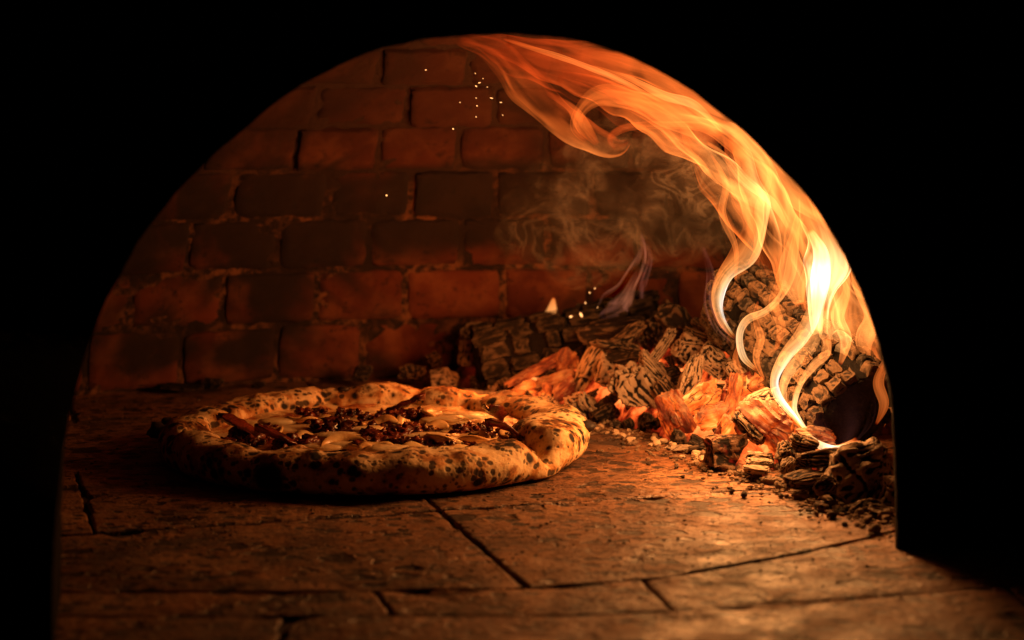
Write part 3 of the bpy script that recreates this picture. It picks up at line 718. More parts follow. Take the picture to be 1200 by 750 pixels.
coal('charcoal', 806, 525, 52, 7, -3, 'ash', 'thin pale splinter lying flat left of the square coal', 'charcoal', G, dY=-.0, depth=9, boxy=.6, facets=2, cuts=10)
coal('charcoal', 250, 449, 24, 13, 10, 'black', 'black coal by the back wall above the left of the pizza', 'charcoal', G, dY=.01)
coal('charcoal', 303, 452, 18, 9, 10, 'black', 'tiny black coal right of a larger one along the back wall', 'charcoal', G, dY=.01)
coal('charcoal', 206, 453, 60, 8, -3, 'black', 'low strip of black cinders at the foot of the back wall', 'charcoal', G, dY=.0)

# ---------------------------------------------------------------- logs
def block_mesh(seed):
    rd = random.Random(seed + 500); bm = bmesh.new(); bmesh.ops.create_cube(bm, size=1.0)
    bmesh.ops.subdivide_edges(bm, edges=bm.edges[:], cuts=4, use_grid_fill=True)
    of = Vector((seed * 11.3, 3, 1))
    for v in bm.verts:
        p = v.co.copy() * 2; s = p.normalized(); q = s.lerp(p, .72) * .5
        q += Vector((nz(p * .9 + of), nz(p * .9 + of + Vector((5, 5, 0))), 0)) * .20
        q.z += nz(p * 1.5 + of) * .16 + nz(Vector((p.x * 2, p.y * 6, 0)) + of) * .05
        v.co = q
    me = bpy.data.meshes.new('char_block'); bm.to_mesh(me); bm.free()
    me.polygons.foreach_set('use_smooth', [True] * len(me.polygons)); me.set_sharp_from_angle(angle=R_(48)); return me
M['charblock'] = m_coal('charred_log_scale', (.115, .072, .045), .53, .66, k=.015)
M['core'] = m_coal('charred_log_core', (.010, .007, .006), .60, .74, (.003, .002, .002))
M['logend'] = m_plain('charred_end_grain', (.012, .010, .012), .8, 110, .004, .9)
BLK = [block_mesh(k) for k in range(10)]
for b in BLK: b.materials.append(M['charblock'])
BLKD = [b.copy() for b in BLK]
M['soot'] = m_coal('sooted_log_scale', (.06, .045, .035), .60, .74, (.006, .005, .004), k=.02)
for b in BLKD: b.materials[0] = M['soot']
def log(p0, p1, rad, label, step, cols, seed, dark=False, fade=(0, 1), skip=.06, taper=.9):
    rd = random.Random(seed); ax = (p1 - p0); L = ax.length; ax.normalize()
    s1 = ax.cross(Vector((0, 0, 1))).normalized(); s2 = s1.cross(ax).normalized()     # s2 is up
    root = empty('charred_log', p0); tag(root, label, 'log', 'burning logs')
    T = Matrix((ax, s1, s2)).transposed().to_4x4()
    def rr(t, a): return rad * lerp(1, taper, t) * (1 + .17 * nz(Vector((math.cos(a) * 1.2, math.sin(a) * 1.2, t * 3 + seed))))
    vs = []; fs = []; nl, na = 30, 36
    for i in range(nl + 1):
        t = i / nl
        for k in range(na):
            a = 2 * math.pi * k / na; r = rr(t, a) * (.80 if i in (0, nl) else .84) * (1 + .04 * nz(Vector((a * 3, t * 25, seed))))
            vs.append((L * t, math.cos(a) * r, math.sin(a) * r))
    for i in range(nl):
        for k in range(na): fs.append((i * na + k, (i + 1) * na + k, (i + 1) * na + (k + 1) % na, i * na + (k + 1) % na))
    core = mk('log_core', vs, fs, M['core'], root); place(core, root, Matrix.Translation(p0) @ T)
    for e, (x, sg) in enumerate(((0, -1), (L, 1))):            # end grain with rings and cracks
        ev = [(x + sg * .001, 0, 0)]; ef = []
        for j in range(1, 13):
            for k in range(na):
                a = 2 * math.pi * k / na; r = rr(e, a) * .84 * j / 12
                crk = max(0, nz(Vector((a * 2.2, 1.5, seed * 3.0))) - .15) * .012 * (j / 12)
                ev.append((x + sg * (.003 * (1 - (j / 12) ** 3) + .0022 * nz(Vector((math.cos(a) * j * .4, math.sin(a) * j * .4, seed))) - crk), math.cos(a) * r, math.sin(a) * r))
        for k in range(na): ef.append((0, 1 + k, 1 + (k + 1) % na))
        for j in range(11):
            for k in range(na): ef.append((1 + j * na + k, 1 + (j + 1) * na + k, 1 + (j + 1) * na + (k + 1) % na, 1 + j * na + (k + 1) % na))
        eo = mk('log_end', ev, ef, M['logend'], root); place(eo, root, Matrix.Translation(p0) @ T)
    for k in range(cols):
        a = 2 * math.pi * (k + .5) / cols
        if math.sin(a) < -.93: continue
        x = rd.uniform(-.25, .05) * step
        while x < L - step * .2:
            ln = step * rd.choice((.6, .8, .9, 1.0, 1.15, 1.4)); t = (x + ln / 2) / L
            if t < 1.0 and rd.random() > skip:
                aa = a + rd.uniform(-.06, .06); r = rr(t, aa)
                rv = s1 * math.cos(aa) + s2 * math.sin(aa); tv = (-s1 * math.sin(aa) + s2 * math.cos(aa))
                sx = ln * rd.uniform(.76, .93); sy = 2 * math.pi * r / cols * rd.choice((.74, .8, .86, .9)); sz = rad * rd.uniform(.24, .34)
                o = link('char_block', (BLKD if dark or rd.random() < .34 else BLK)[rd.randrange(10)], root)
                Rm = Matrix((ax, tv, rv)).transposed().to_4x4() @ Matrix.Rotation(rd.uniform(-.14, .14), 4, 'Z') @ Matrix.Rotation(rd.uniform(-.10, .10), 4, 'X') @ Matrix.Rotation(rd.uniform(-.10, .10), 4, 'Y')
                place(o, root, Matrix.Translation(p0 + ax * (x + ln / 2) + rv * (r - sz * .26 + rd.uniform(-.0012, .0006))) @ Rm @ Matrix.Diagonal((sx, sy, sz, 1)))
            x += ln
    COALS.append((p0.lerp(p1, .3) - Vector((0, 0, rad * .6)), rad * .5, L * .3)); COALS.append((p0.lerp(p1, .75) - Vector((0, 0, rad * .6)), rad * .5, L * .3))
    return root
log(at(1004, 484, 1.335), at(862, 348, 1.47), .0355, 'big charred log with scaly bark burning under the tall flame', .0118, 17, 3)
log(at(1040, 440, 1.42), at(935, 345, 1.66), .026, 'charred log lying behind the big one beside the right jamb', .013, 12, 8)
log(at(560, 420, 1.645), at(772, 376, 1.665), .0285, 'long blackened log along the back of the embers', .022, 11, 12, dark=True)

# ---------------------------------------------------------------- ash bed under the heap
def ash_bed():
    vs = []; fs = []; nx, ny = 110, 80; x0, x1, y0, y1 = -.12, .40, 1.16, 1.76
    for j in range(ny + 1):
        for i in range(nx + 1):
            x = lerp(x0, x1, i / nx); y = lerp(y0, y1, j / ny); z = -.012
            for p, hz, hl in COALS:
                if p.z < .012: continue
                d = math.hypot(x - p.x, (y - p.y))
                z = max(z, (p.z - hz * 1.25) - max(0, d - hl * .25) * 1.7)
            b = interp(FRONT_PY, 600 + x / y * F); Yb = CZ * F / (b - 105)
            z = min(z, max(-.012, (y - Yb + .004) * .8))
            z += .004 * nz(Vector((x * 60, y * 60, 0))) + .002 * nz(Vector((x * 150, y * 150, 0)))
            vs.append((x, y, z))
    for j in range(ny):
        for i in range(nx): a = j * (nx + 1) + i; fs.append((a, a + 1, a + nx + 2, a + nx + 1))
    o = mk('ash_bed', vs, fs, M['bed'])
    hs = [(at(830, 480, 1.44), .065), (at(900, 490, 1.38), .060), (at(650, 440, 1.61), .06), (at(760, 450, 1.53), .045), (at(960, 520, 1.33), .04)]
    o.data.attributes.new('inner_heat', 'FLOAT', 'POINT').data.foreach_set('value', [min(1, sum(math.exp(-((v[0] - c.x) ** 2 + (v[1] - c.y) ** 2) / r ** 2) for c, r in hs)) * sstep(-.004, .012, v[2]) for v in vs])
    o.data.update(); tag(o, 'mound of ash and cinders under the coals', 'ash', kind='stuff'); return o
rd = random.Random(31); FRG = []
for k in range(10):
    me = coal_mesh(.020, .015, .013, 700 + k, 9, .75, 1.0, 9, .3); me.name = 'coal_fragment'; me.materials.append(M[('black', 'black', 'mid', 'black', 'black')[k % 5]]); FRG.append(me)
for k in range(150):
    px = rd.uniform(555, 1030); f_ = rd.random(); b = interp(FRONT_PY, px); top = interp([(555, 425), (620, 405), (700, 392), (800, 375), (880, 400), (960, 500), (1040, 560)], px)
    py = lerp(b - 3, top + 8, f_); Y = pile_Y(px, py) + .012; p = at(px, py, Y)
    o = link('coal_fragment', FRG[rd.randrange(10)]); s_ = rd.uniform(.5, 1.15); o.location = p; o.scale = (s_, s_, s_)
    o.rotation_euler = (rd.uniform(-1, 1), rd.uniform(-1, 1), rd.uniform(0, 6.28)); COALS.append((p, .006, .008))
    tag(o, 'small charred fragment wedged between the larger coals of the heap', 'coal fragment', 'small fragments in the coal heap')
ash_bed()
# countable pale crumbs at the foot of the embers
rd = random.Random(77)
CRM = []
for k in range(8):
    me = coal_mesh(.0075, .006, .005, 900 + k, 4, .3, .3, 4, 0); me.name = 'ash_crumb'; CRM.append(me)
for me in CRM: me.materials.append(M['bits'])
def crumb(px, py, s, mesh, name, label, cat, group):
    Y = CZ * F / (py - 105); o = link(name, mesh); p = at(px, py, Y); o.location = (p.x, p.y, .0018 * s); o.scale = (s, s, s)
    o.rotation_euler = (rd.uniform(-.4, .4), rd.uniform(-.4, .4), rd.uniform(0, 6.28)); tag(o, label, cat, group); return o
for k in range(70):
    px = rd.uniform(690, 850); b = interp(FRONT_PY, px); py = b + rd.gauss(-2, 6)
    crumb(px, py, rd.uniform(.35, 1.0), CRM[k % 8], 'ash_crumb', 'pale crumb of ash on the hearth below the embers', 'ash crumb', 'pale ash crumbs below the embers')
CRB = [m.copy() for m in CRM]
for m in CRB: m.materials[0] = M['mid']
for k in range(110):
    px = rd.uniform(820, 1045); b = interp(FRONT_PY, px); py = b + rd.gauss(-4, 8)
    crumb(px, py, rd.uniform(.35, 1.35), CRB[k % 8], 'cinder', 'brown cinder on the hearth below the big log', 'cinder', 'brown cinders below the big log')
CRK = [m.copy() for m in CRM]
for m in CRK: m.materials[0] = M['black']
for k, (px, py, s) in enumerate([(825, 553, .8), (858, 577, .7), (872, 582, .8), (800, 560, .5), (730, 521, .6), (760, 545, .5), (793, 549, .6), (960, 597, 1.2), (975, 607, 1.0), (1022, 622, .7), (915, 583, .6), (948, 600, .6), (990, 617, .6), (884, 562, .7), (700, 530, .4)]):
    crumb(px, py, s, CRK[k % 8], 'black_crumb', 'black crumb of charcoal lying loose on the lit tiles', 'charcoal crumb', 'loose black crumbs on the tiles')
def grit():
    bm = bmesh.new(); rg = random.Random(4)
    for k in range(900):
        if k < 500:
            px = rg.uniform(680, 1050); py = interp(FRONT_PY, px) + rg.gauss(2, 9)
        else:
            px = rg.uniform(100, 1050); py = rg.uniform(470, 690)
        Y = CZ * F / (py - 105); p = at(px, py, Y)
        if (p - PC).length < .165: continue
        g = bmesh.ops.create_icosphere(bm, subdivisions=1, radius=rg.uniform(.0006, .0017 if k < 500 else .0011))
        for v in g['verts']: v.co = Vector((v.co.x * 1.3, v.co.y, v.co.z * .7)) * (1 + .5 * nz(v.co * 900 + Vector((k, 0, 0)))) + Vector((p.x, p.y, .001))
    me = bpy.data.meshes.new('ash_grit'); bm.to_mesh(me); bm.free()
    o = link('ash_grit', me, None, M['mid']); tag(o, 'fine ash grit scattered over the hearth tiles', 'grit', kind='stuff')
grit()

# ================================================================ FLAMES
def m_flame(name, stops, k):
    """thin burning gas: light adds to what is behind; a sheet seen edge-on has more gas along the ray and is brighter"""
    s = NT(name); g = s.n('NewGeometry')
    heat = s.n('Attribute', attribute_name='burn').outputs['Fac']
    uv = s.n('Attribute', attribute_name='flow').outputs['Vector']
    st = s.noise(s.scale(uv, (1.0, 2.2, 0)), 1.15, 2, .45, 1.0)
    st2 = s.noise(s.scale(uv, (.8, 2.4, 0)), 2.0, 2, .45, .8)
    mod = s.math('ADD', s.ss(st, .44, .63, 0, 1.5), s.ss(st2, .42, .66, -.06, .6))
    amt = s.n('SeparateXYZ', {0: uv}).outputs[2]
    mod = s.math('ADD', s.math('MULTIPLY', mod, amt), s.math('SUBTRACT', 1.0, amt))
    d = s.n('VectorMath', {0: g.outputs['Normal'], 1: g.outputs['Incoming']}, operation='DOT_PRODUCT').outputs['Value']
    d = s.math('ABSOLUTE', d)
    path = s.math('MULTIPLY', s.ss(d, .01, .28), s.math('ADD', .34, s.math('MULTIPLY', s.math('POWER', s.math('SUBTRACT', 1.0, d), 2.2), 1.15)))
    full = s.math('MULTIPLY', s.ss(d, 0.0, .85), .70)
    path = s.math('ADD', s.math('MULTIPLY', path, amt), s.math('MULTIPLY', full, s.math('SUBTRACT', 1.0, amt)))
    q = s.math('MULTIPLY', s.math('MULTIPLY', s.math('POWER', heat, 1.35), mod), path)
    c = s.ramp(heat, stops)
    e = s.n('Emission', {'Color': c, 'Strength': s.math('MULTIPLY', q, k)})
    a = s.n('AddShader'); s.set(a.inputs[0], s.n('BsdfTransparent')); s.set(a.inputs[1], e.outputs[0])
    s.t.links.new(a.outputs[0], s.out.inputs[0]); s.m.cycles.emission_sampling = 'NONE'; return s.m
M['flame'] = m_flame('orange_flame', [(0, (1, .05, .004)), (.20, (1, .09, .010)), (.36, (1, .17, .022)), (.52, (1, .27, .05)), (.7, (1, .40, .11)), (.9, (1, .62, .30)), (1, (1, .85, .70))], 1.5)
M['violet'] = m_flame('violet_flame', [(0, (.50, .14, .13)), (.40, (.90, .27, .12)), (1, (1, .42, .12))], 1.5)
def cr(pts, t):
    n = len(pts) - 1; x = t * n; i = min(int(x), n - 1); f = x - i
    p0 = pts[max(i - 1, 0)]; p1 = pts[i]; p2 = pts[i + 1]; p3 = pts[min(i + 2, n)]
    return .5 * ((2 * p1) + (p2 - p0) * f + (2 * p0 - 5 * p1 + 4 * p2 - p3) * f * f + (3 * p1 - p0 - 3 * p2 + p3) * f ** 3)
def tongue(root, path, mat='flame', seed=0, depth=.45, fold=.30, nl=90, na=44, twist=0.0, side=0.0, lean=0.0, streak=None):
    """path: (px, py, Y, width px, heat). A closed, folded tube of gas along the path. side>0 burns brighter on its left edge"""
    P = [at(a, b, Y) for a, b, Y, w_, h in path]; Wd = [w_ * Y / F * .5 for a, b, Y, w_, h in path]; Hh = [h for *_, h in path]
    vs = []; fs = []; heat = []; flow = []; ln = 0; prev = None
    org = P[0]
    for i in range(nl + 1):
        t = i / nl; p = cr(P, t); tg = (cr(P, min(1, t + .01)) - cr(P, max(0, t - .01))).normalized()
        if prev is not None: ln += (p - prev).length
        prev = p
        s1 = tg.cross(Vector((0, 1, 0)))
        s1 = s1.normalized() if s1.length > 1e-3 else Vector((1, 0, 0)); s2 = s1.cross(tg).normalized()
        tw = twist * (t - .3) + lean + .25 * nz(Vector((t * 2, seed * 3.7, 1)))
        a1 = s1 * math.cos(tw) + s2 * math.sin(tw); a2 = s2 * math.cos(tw) - s1 * math.sin(tw)
        wd = max(cr(Wd, t), 1e-4) * (1 + .38 * nz(Vector((ln * 38, seed * 9.1, 2)))); p = p + (s1 * nz(Vector((ln * 26, seed * 4.3, 5))) + s2 * nz(Vector((ln * 26, seed * 4.3, 9)))) * max(Wd) * .16; h = max(0, cr(Hh, t))
        for k in range(na):
            a = 2 * math.pi * k / na; ca, sa = math.cos(a), math.sin(a)
            f1 = nz(Vector((ca * 1.1 + seed * 5, sa * 1.1, ln * 16))); f2 = nz(Vector((ca * 1.9, sa * 1.9 + seed * 3, ln * 24 + 7)))
            f3 = nz(Vector((ca * 3.0 + 4, seed * 2.0, ln * 30)))
            u = wd * (ca + fold * .55 * f1); v = wd * depth * (sa + fold * 2.6 * f2 + fold * 1.2 * f3)
            vs.append(p + a1 * u + a2 * v - org)
            hs = h * (1 + side * ca) if side else h
            hs *= sstep(0, .06, t) * sstep(1, .93, t)
            heat.append(max(0, hs)); flow.append((ln * 12 + seed * 7.7, k / na * 2 if k <= na / 2 else (na - k) / na * 2 + .0, streak if streak is not None else min(1, max(.42, max(Wd) / .018))))
    for i in range(nl):
        for k in range(na): fs.append((i * na + k, i * na + (k + 1) % na, (i + 1) * na + (k + 1) % na, (i + 1) * na + k))
    o = mk('flame_tongue', vs, fs, M[mat], None); place(o, root, Matrix.Translation(org))
    at1 = o.data.attributes.new('burn', 'FLOAT', 'POINT'); at1.data.foreach_set('value', heat)
    at2 = o.data.attributes.new('flow', 'FLOAT_VECTOR', 'POINT'); at2.data.foreach_set('vector', [c for f in flow for c in f])
    return o
FL = empty('flame', at(960, 440, 1.40)); tag(FL, 'tall orange flame sweeping up from the big log along the arch', 'flame', 'flames of the fire')
_par = FL
def T(path, **k): 
    return tongue(_par, path, **k)
# the great ribbon that follows the arch
T([(975, 400, 1.400, 27.6, 0.32), (968, 340, 1.400, 55.2, 0.56), (945, 275, 1.400, 73.6, 0.52), (905, 215, 1.400, 87.4, 0.50), (850, 165, 1.390, 92, 0.47), (785, 125, 1.380, 84.64, 0.41), (710, 92, 1.370, 68.08, 0.29), (630, 66, 1.360, 46, 0.18), (545, 48, 1.350, 12.88, 0.07)], seed=1, depth=.5, fold=.42, twist=.5)
T([(900, 330, 1.450, 18.4, 0.27), (905, 270, 1.440, 47.84, 0.45), (885, 215, 1.430, 58.88, 0.52), (850, 178, 1.420, 60.72, 0.52), (805, 150, 1.410, 44.16, 0.45), (760, 125, 1.400, 31.28, 0.34), (700, 100, 1.390, 18.4, 0.20), (640, 80, 1.380, 7.36, 0.09)], seed=2, depth=.6, fold=.45, twist=-.6)
T([(1010, 300, 1.360, 27.6, 0.36), (975, 238, 1.360, 57.04, 0.47), (925, 185, 1.360, 57.04, 0.50), (865, 135, 1.360, 46, 0.47), (800, 100, 1.360, 34.96, 0.38), (730, 74, 1.360, 23.92, 0.29), (660, 56, 1.360, 14.72, 0.20), (590, 44, 1.360, 5.52, 0.11)], seed=3, depth=.55, fold=.35, twist=.4)
# hooked red edge at the top
T([(535, 44, 1.37, 16, .10), (580, 62, 1.38, 34, .20), (618, 102, 1.39, 40, .28), (655, 140, 1.40, 42, .32), (692, 163, 1.41, 34, .36), (722, 172, 1.41, 20, .32), (738, 164, 1.41, 5, .15)], seed=4, depth=.5, fold=.30, side=-.3)
T([(850, 160, 1.41, 30, .42), (800, 138, 1.41, 34, .44), (752, 122, 1.41, 26, .40), (708, 112, 1.41, 22, .38), (684, 126, 1.41, 16, .36), (676, 148, 1.41, 14, .32), (690, 166, 1.41, 6, .2)], seed=5, depth=.5, fold=.30)
T([(880, 190, 1.43, 14, .35), (832, 152, 1.43, 12, .40), (780, 147, 1.43, 8, .32), (735, 149, 1.43, 9, .26), (715, 162, 1.43, 8, .22), (722, 176, 1.43, 4, .1)], seed=6, depth=.5, fold=.2)
T([(545, 46, 1.360, 8, 0.11), (600, 50, 1.360, 60, 0.13), (660, 72, 1.370, 84, 0.18), (730, 105, 1.380, 90, 0.22), (800, 130, 1.390, 70, 0.22), (850, 160, 1.400, 20, 0.16)], seed=7, depth=.5, fold=.42)
T([(640, 108, 1.38, 5, .12), (668, 126, 1.39, 12, .30), (684, 150, 1.40, 14, .36), (700, 170, 1.41, 6, .2)], seed=8, depth=.6, fold=.2)
# left strand rising from the back of the log
T([(864, 398, 1.380, 2.8, 0.40), (846, 376, 1.377, 9.8, 0.78), (840, 350, 1.373, 14, 0.80), (850, 322, 1.369, 19.6, 0.66), (872, 296, 1.363, 32.3, 0.56), (884, 262, 1.359, 32.3, 0.52), (878, 225, 1.352, 36.1, 0.52), (868, 190, 1.349, 32.3, 0.45), (850, 150, 1.345, 11.4, 0.30)], seed=9, depth=.7, fold=.25, side=-.35)
T([(905, 330, 1.363, 8, 0.25), (900, 290, 1.359, 34, 0.45), (872, 245, 1.355, 56, 0.52), (838, 205, 1.352, 44, 0.50), (812, 172, 1.349, 24, 0.42), (800, 145, 1.345, 8, 0.30)], seed=10, depth=.6, fold=.35, side=-.3)
T([(925, 350, 1.359, 10, 0.30), (922, 300, 1.355, 46, 0.48), (908, 250, 1.352, 54, 0.52), (884, 205, 1.349, 38, 0.48), (860, 170, 1.345, 10, 0.35)], seed=11, depth=.7, fold=.35, twist=.4)
# leaf-shaped tongue and the strand below it
T([(889, 435, 1.352, 2.652, 0.45), (872, 418, 1.352, 6.63, 0.80), (867, 392, 1.352, 7.956, 0.82), (876, 374, 1.352, 9.282, 0.72), (897, 364, 1.352, 7.956, 0.66), (916, 346, 1.352, 9.282, 0.58), (926, 322, 1.352, 17.238, 0.52), (929, 296, 1.352, 11.934, 0.46), (934, 262, 1.349, 2.652, 0.30)], seed=12, depth=.7, fold=.22)
T([(938, 358, 1.345, 10, 0.50), (930, 335, 1.345, 28, 0.58), (926, 305, 1.345, 26, 0.58), (932, 275, 1.345, 12, 0.45), (936, 245, 1.345, 3, 0.30)], seed=13, depth=.6, fold=.25)
T([(896, 446, 1.335, 2.55, 0.31), (886, 420, 1.340, 7.65, 0.48), (891, 396, 1.345, 9.35, 0.47), (885, 372, 1.350, 5.95, 0.41), (889, 352, 1.355, 1.7, 0.31)], seed=41, depth=.8, fold=.25)
T([(908, 412, 1.335, 2.55, 0.27), (914, 384, 1.340, 10.2, 0.45), (906, 356, 1.345, 12.75, 0.45), (914, 326, 1.350, 7.65, 0.39), (908, 300, 1.350, 1.7, 0.31)], seed=42, depth=.8, fold=.3)
T([(984, 428, 1.33, 4, .4), (992, 398, 1.335, 15, .60), (982, 370, 1.34, 17, .58), (991, 342, 1.345, 9, .52), (984, 318, 1.35, 2, .4)], seed=43, depth=.8, fold=.3)
T([(1020, 430, 1.345, 4, .35), (1012, 400, 1.35, 18, .55), (1020, 370, 1.355, 18, .55), (1006, 335, 1.36, 12, .5), (994, 300, 1.36, 3, .4)], seed=44, depth=.8, fold=.35)
T([(944, 366, 1.335, 3.4, 0.31), (939, 338, 1.340, 10.2, 0.48), (948, 308, 1.345, 11.05, 0.47), (937, 280, 1.350, 6.8, 0.41), (942, 252, 1.355, 1.7, 0.31)], seed=45, depth=.8, fold=.3)
T([(876, 312, 1.345, 2.55, 0.31), (892, 280, 1.345, 8.5, 0.48), (890, 244, 1.345, 10.2, 0.48), (902, 210, 1.350, 6.8, 0.43), (896, 178, 1.355, 1.7, 0.31)], seed=46, depth=.8, fold=.3)
T([(862, 330, 1.350, 2.55, 0.31), (862, 290, 1.350, 6.8, 0.45), (846, 250, 1.350, 10.2, 0.47), (850, 214, 1.355, 7.65, 0.43), (832, 178, 1.360, 1.7, 0.31)], seed=47, depth=.8, fold=.3)
T([(850, 158, 1.36, 3, .4), (815, 124, 1.36, 9, .60), (778, 112, 1.36, 10, .55), (738, 92, 1.36, 6, .45), (690, 76, 1.36, 2, .3)], seed=48, depth=.8, fold=.25)
T([(780, 122, 1.355, 2, .35), (722, 92, 1.355, 6, .52), (672, 72, 1.355, 7, .48), (622, 56, 1.355, 5, .36), (588, 45, 1.355, 2, .2)], seed=49, depth=.8, fold=.25)
T([(925, 270, 1.35, 3, .4), (905, 238, 1.35, 9, .62), (872, 212, 1.35, 10, .6), (848, 182, 1.355, 7, .5), (826, 165, 1.36, 2, .35)], seed=50, depth=.8, fold=.25)
T([(1026, 498, 1.315, 2.4, 0.28), (1036, 474, 1.315, 9.6, 0.42), (1030, 448, 1.320, 12, 0.41), (1038, 418, 1.330, 7.2, 0.35), (1030, 392, 1.340, 1.6, 0.24)], seed=51, depth=.8, fold=.3)
T([(862, 462, 1.38, 3, .3), (868, 440, 1.385, 7, .42), (862, 420, 1.39, 7, .40), (866, 402, 1.39, 2, .3)], seed=52, depth=.8, fold=.3)
# white-hot column and its strands
T([(964, 420, 1.375, 11.04, 0.54), (960, 380, 1.375, 20.24, 0.73), (962, 345, 1.375, 34.96, 0.85), (970, 310, 1.375, 49.68, 0.86), (966, 280, 1.375, 46, 0.70), (952, 252, 1.375, 33.12, 0.52), (940, 224, 1.380, 12.88, 0.35)], seed=14, depth=.6, fold=.25)
T([(958, 390, 1.370, 7.36, 0.70), (958, 360, 1.370, 14.72, 0.86), (961, 328, 1.370, 20.24, 1.00), (962, 296, 1.370, 16.56, 0.86), (948, 268, 1.370, 7.36, 0.60)], seed=15, depth=.8, fold=.2)
T([(952, 512, 1.315, 2.3616, 0.51), (930, 488, 1.320, 6.4944, 0.87), (911, 464, 1.325, 8.856, 0.92), (908, 442, 1.330, 9.4464, 0.85), (922, 416, 1.340, 15.1438, 0.75), (940, 394, 1.350, 17.9334, 0.72), (952, 370, 1.360, 19.926, 0.74), (960, 340, 1.370, 13.9482, 0.55)], seed=16, depth=.8, fold=.16, side=-.2)
T([(930, 486, 1.330, 3.4, 0.41), (918, 464, 1.335, 7.65, 0.68), (922, 440, 1.340, 10.2, 0.68), (940, 418, 1.350, 17.68, 0.63), (954, 396, 1.360, 16.32, 0.65), (960, 366, 1.370, 13.6, 0.63)], seed=17, depth=.8, fold=.18)
T([(952, 513, 1.310, 2.601, 0.54), (938, 494, 1.315, 5.85225, 0.85), (931, 476, 1.320, 6.5025, 0.81), (938, 450, 1.325, 7.15275, 0.65), (954, 428, 1.330, 10.8375, 0.59), (968, 414, 1.340, 10.8375, 0.56), (968, 392, 1.350, 9.75375, 0.50)], seed=18, depth=.8, fold=.18)
T([(1006, 450, 1.350, 5.2, 0.30), (999, 424, 1.355, 22.1, 0.62), (984, 404, 1.360, 28.6, 0.66), (970, 392, 1.360, 20.8, 0.62), (968, 360, 1.365, 20.8, 0.60)], seed=19, depth=.8, fold=.22)
T([(1012, 395, 1.36, 60, .40), (1003, 372, 1.36, 56, .58), (985, 342, 1.365, 40, .60), (978, 310, 1.37, 20, .5)], seed=20, depth=.6, fold=.4)
T([(1046, 480, 1.37, 16, .30), (1036, 430, 1.37, 54, .42), (1018, 380, 1.37, 64, .46), (1000, 325, 1.37, 50, .48), (976, 270, 1.37, 34, .48), (955, 225, 1.38, 12, .4)], seed=21, depth=.5, fold=.45)
T([(1030, 500, 1.36, 10, .35), (1038, 468, 1.36, 24, .50), (1026, 440, 1.36, 22, .42), (1020, 405, 1.37, 10, .3)], seed=22, depth=.6, fold=.3)
T([(940, 502, 1.300, 2.88, 0.45), (958, 520, 1.298, 9.36, 0.85), (982, 527, 1.296, 10.8, 0.90), (1006, 516, 1.298, 8.64, 0.25)], seed=23, depth=.8, fold=.2)
T([(1000, 270, 1.35, 6, .3), (972, 250, 1.35, 24, .55), (952, 222, 1.35, 6, .3)], seed=24, depth=.6, fold=.3)
_par = empty('flame', at(960, 480, 1.32)); tag(_par, 'faint violet flame licking over the dark end of the big log', 'flame', 'flames of the fire')
T([(990, 520, 1.300, 30, 0.11), (988, 500, 1.300, 70, 0.05), (985, 470, 1.305, 90, 0.02), (985, 440, 1.310, 50, 0.01)], mat='violet', seed=31, depth=.25, fold=.2)
_par = empty('flame', at(645, 385, 1.66)); tag(_par, 'tiny pale pointed flame standing on the black log', 'flame', 'flames of the fire')
T([(634, 389, 1.650, 8.8, 0.24), (640, 379, 1.650, 26.4, 0.50), (645, 365, 1.650, 16.5, 0.64), (648, 348, 1.650, 2.2, 0.48)], seed=32, depth=.9, fold=.06, nl=40)
_par = empty('flame', at(735, 365, 1.64)); tag(_par, 'thin violet flame curling up behind the heap crest', 'flame', 'flames of the fire')
T([(700, 372, 1.640, 10.54, 0.10), (718, 358, 1.640, 31.62, 0.26), (734, 338, 1.640, 23.188, 0.40), (748, 312, 1.640, 14.756, 0.36), (752, 290, 1.640, 8.432, 0.26), (750, 272, 1.640, 2.108, 0.13)], mat='violet', seed=33, depth=.8, fold=.42, streak=1.0)
T([(752, 366, 1.650, 3.968, 0.06), (754, 335, 1.650, 7.936, 0.17), (762, 305, 1.650, 4.96, 0.20), (758, 285, 1.650, 1.984, 0.13)], mat='violet', seed=34, depth=.8, fold=.42, streak=1.0)
_par = empty('flame', at(850, 395, 1.53)); tag(_par, 'dim violet wisp of flame left of the bright strand', 'flame', 'flames of the fire')
T([(866, 404, 1.420, 5.2, 0.17), (844, 384, 1.420, 14.56, 0.27), (833, 355, 1.420, 14.56, 0.22), (832, 320, 1.420, 10.4, 0.17), (822, 288, 1.420, 4.16, 0.08)], mat='violet', seed=35, depth=.8, fold=.42, streak=1.0)

# ---------------------------------------------------------------- sparks
def m_spark():
    s = NT('spark_glow'); e = s.n('Emission', {'Color': (1, .42, .13), 'Strength': 2.6}); s.t.links.new(e.outputs[0], s.out.inputs[0]); s.m.cycles.emission_sampling = 'NONE'; return s.m
M['spark'] = m_spark()
bm = bmesh.new(); bmesh.ops.create_icosphere(bm, subdivisions=2, radius=1); SP = bpy.data.meshes.new('spark'); bm.to_mesh(SP); bm.free(); SP.materials.append(M['spark'])
rd = random.Random(9)
def spark(px, py, Y, s, asp, rot, lab, grp):
    o = link('spark', SP); o.location = at(px, py, Y); s *= .62 * Y / F
    o.scale = (s * asp, s, s); o.rotation_euler = (0, R_(rot), R_(rd.uniform(-20, 20))); tag(o, lab, 'spark', grp)
for (px, py) in [(499, 82), (557, 86), (562, 97), (558, 101), (571, 102), (576, 115), (558, 115), (539, 120), (587, 120), (559, 124), (589, 135), (558, 137), (566, 92)]:
    spark(px, py, 1.42, rd.uniform(.6, 1.1), rd.uniform(1.2, 4.0), rd.uniform(-10, 50), 'one of the tiny sparks drifting below the top of the arch', 'sparks below the top of the arch')
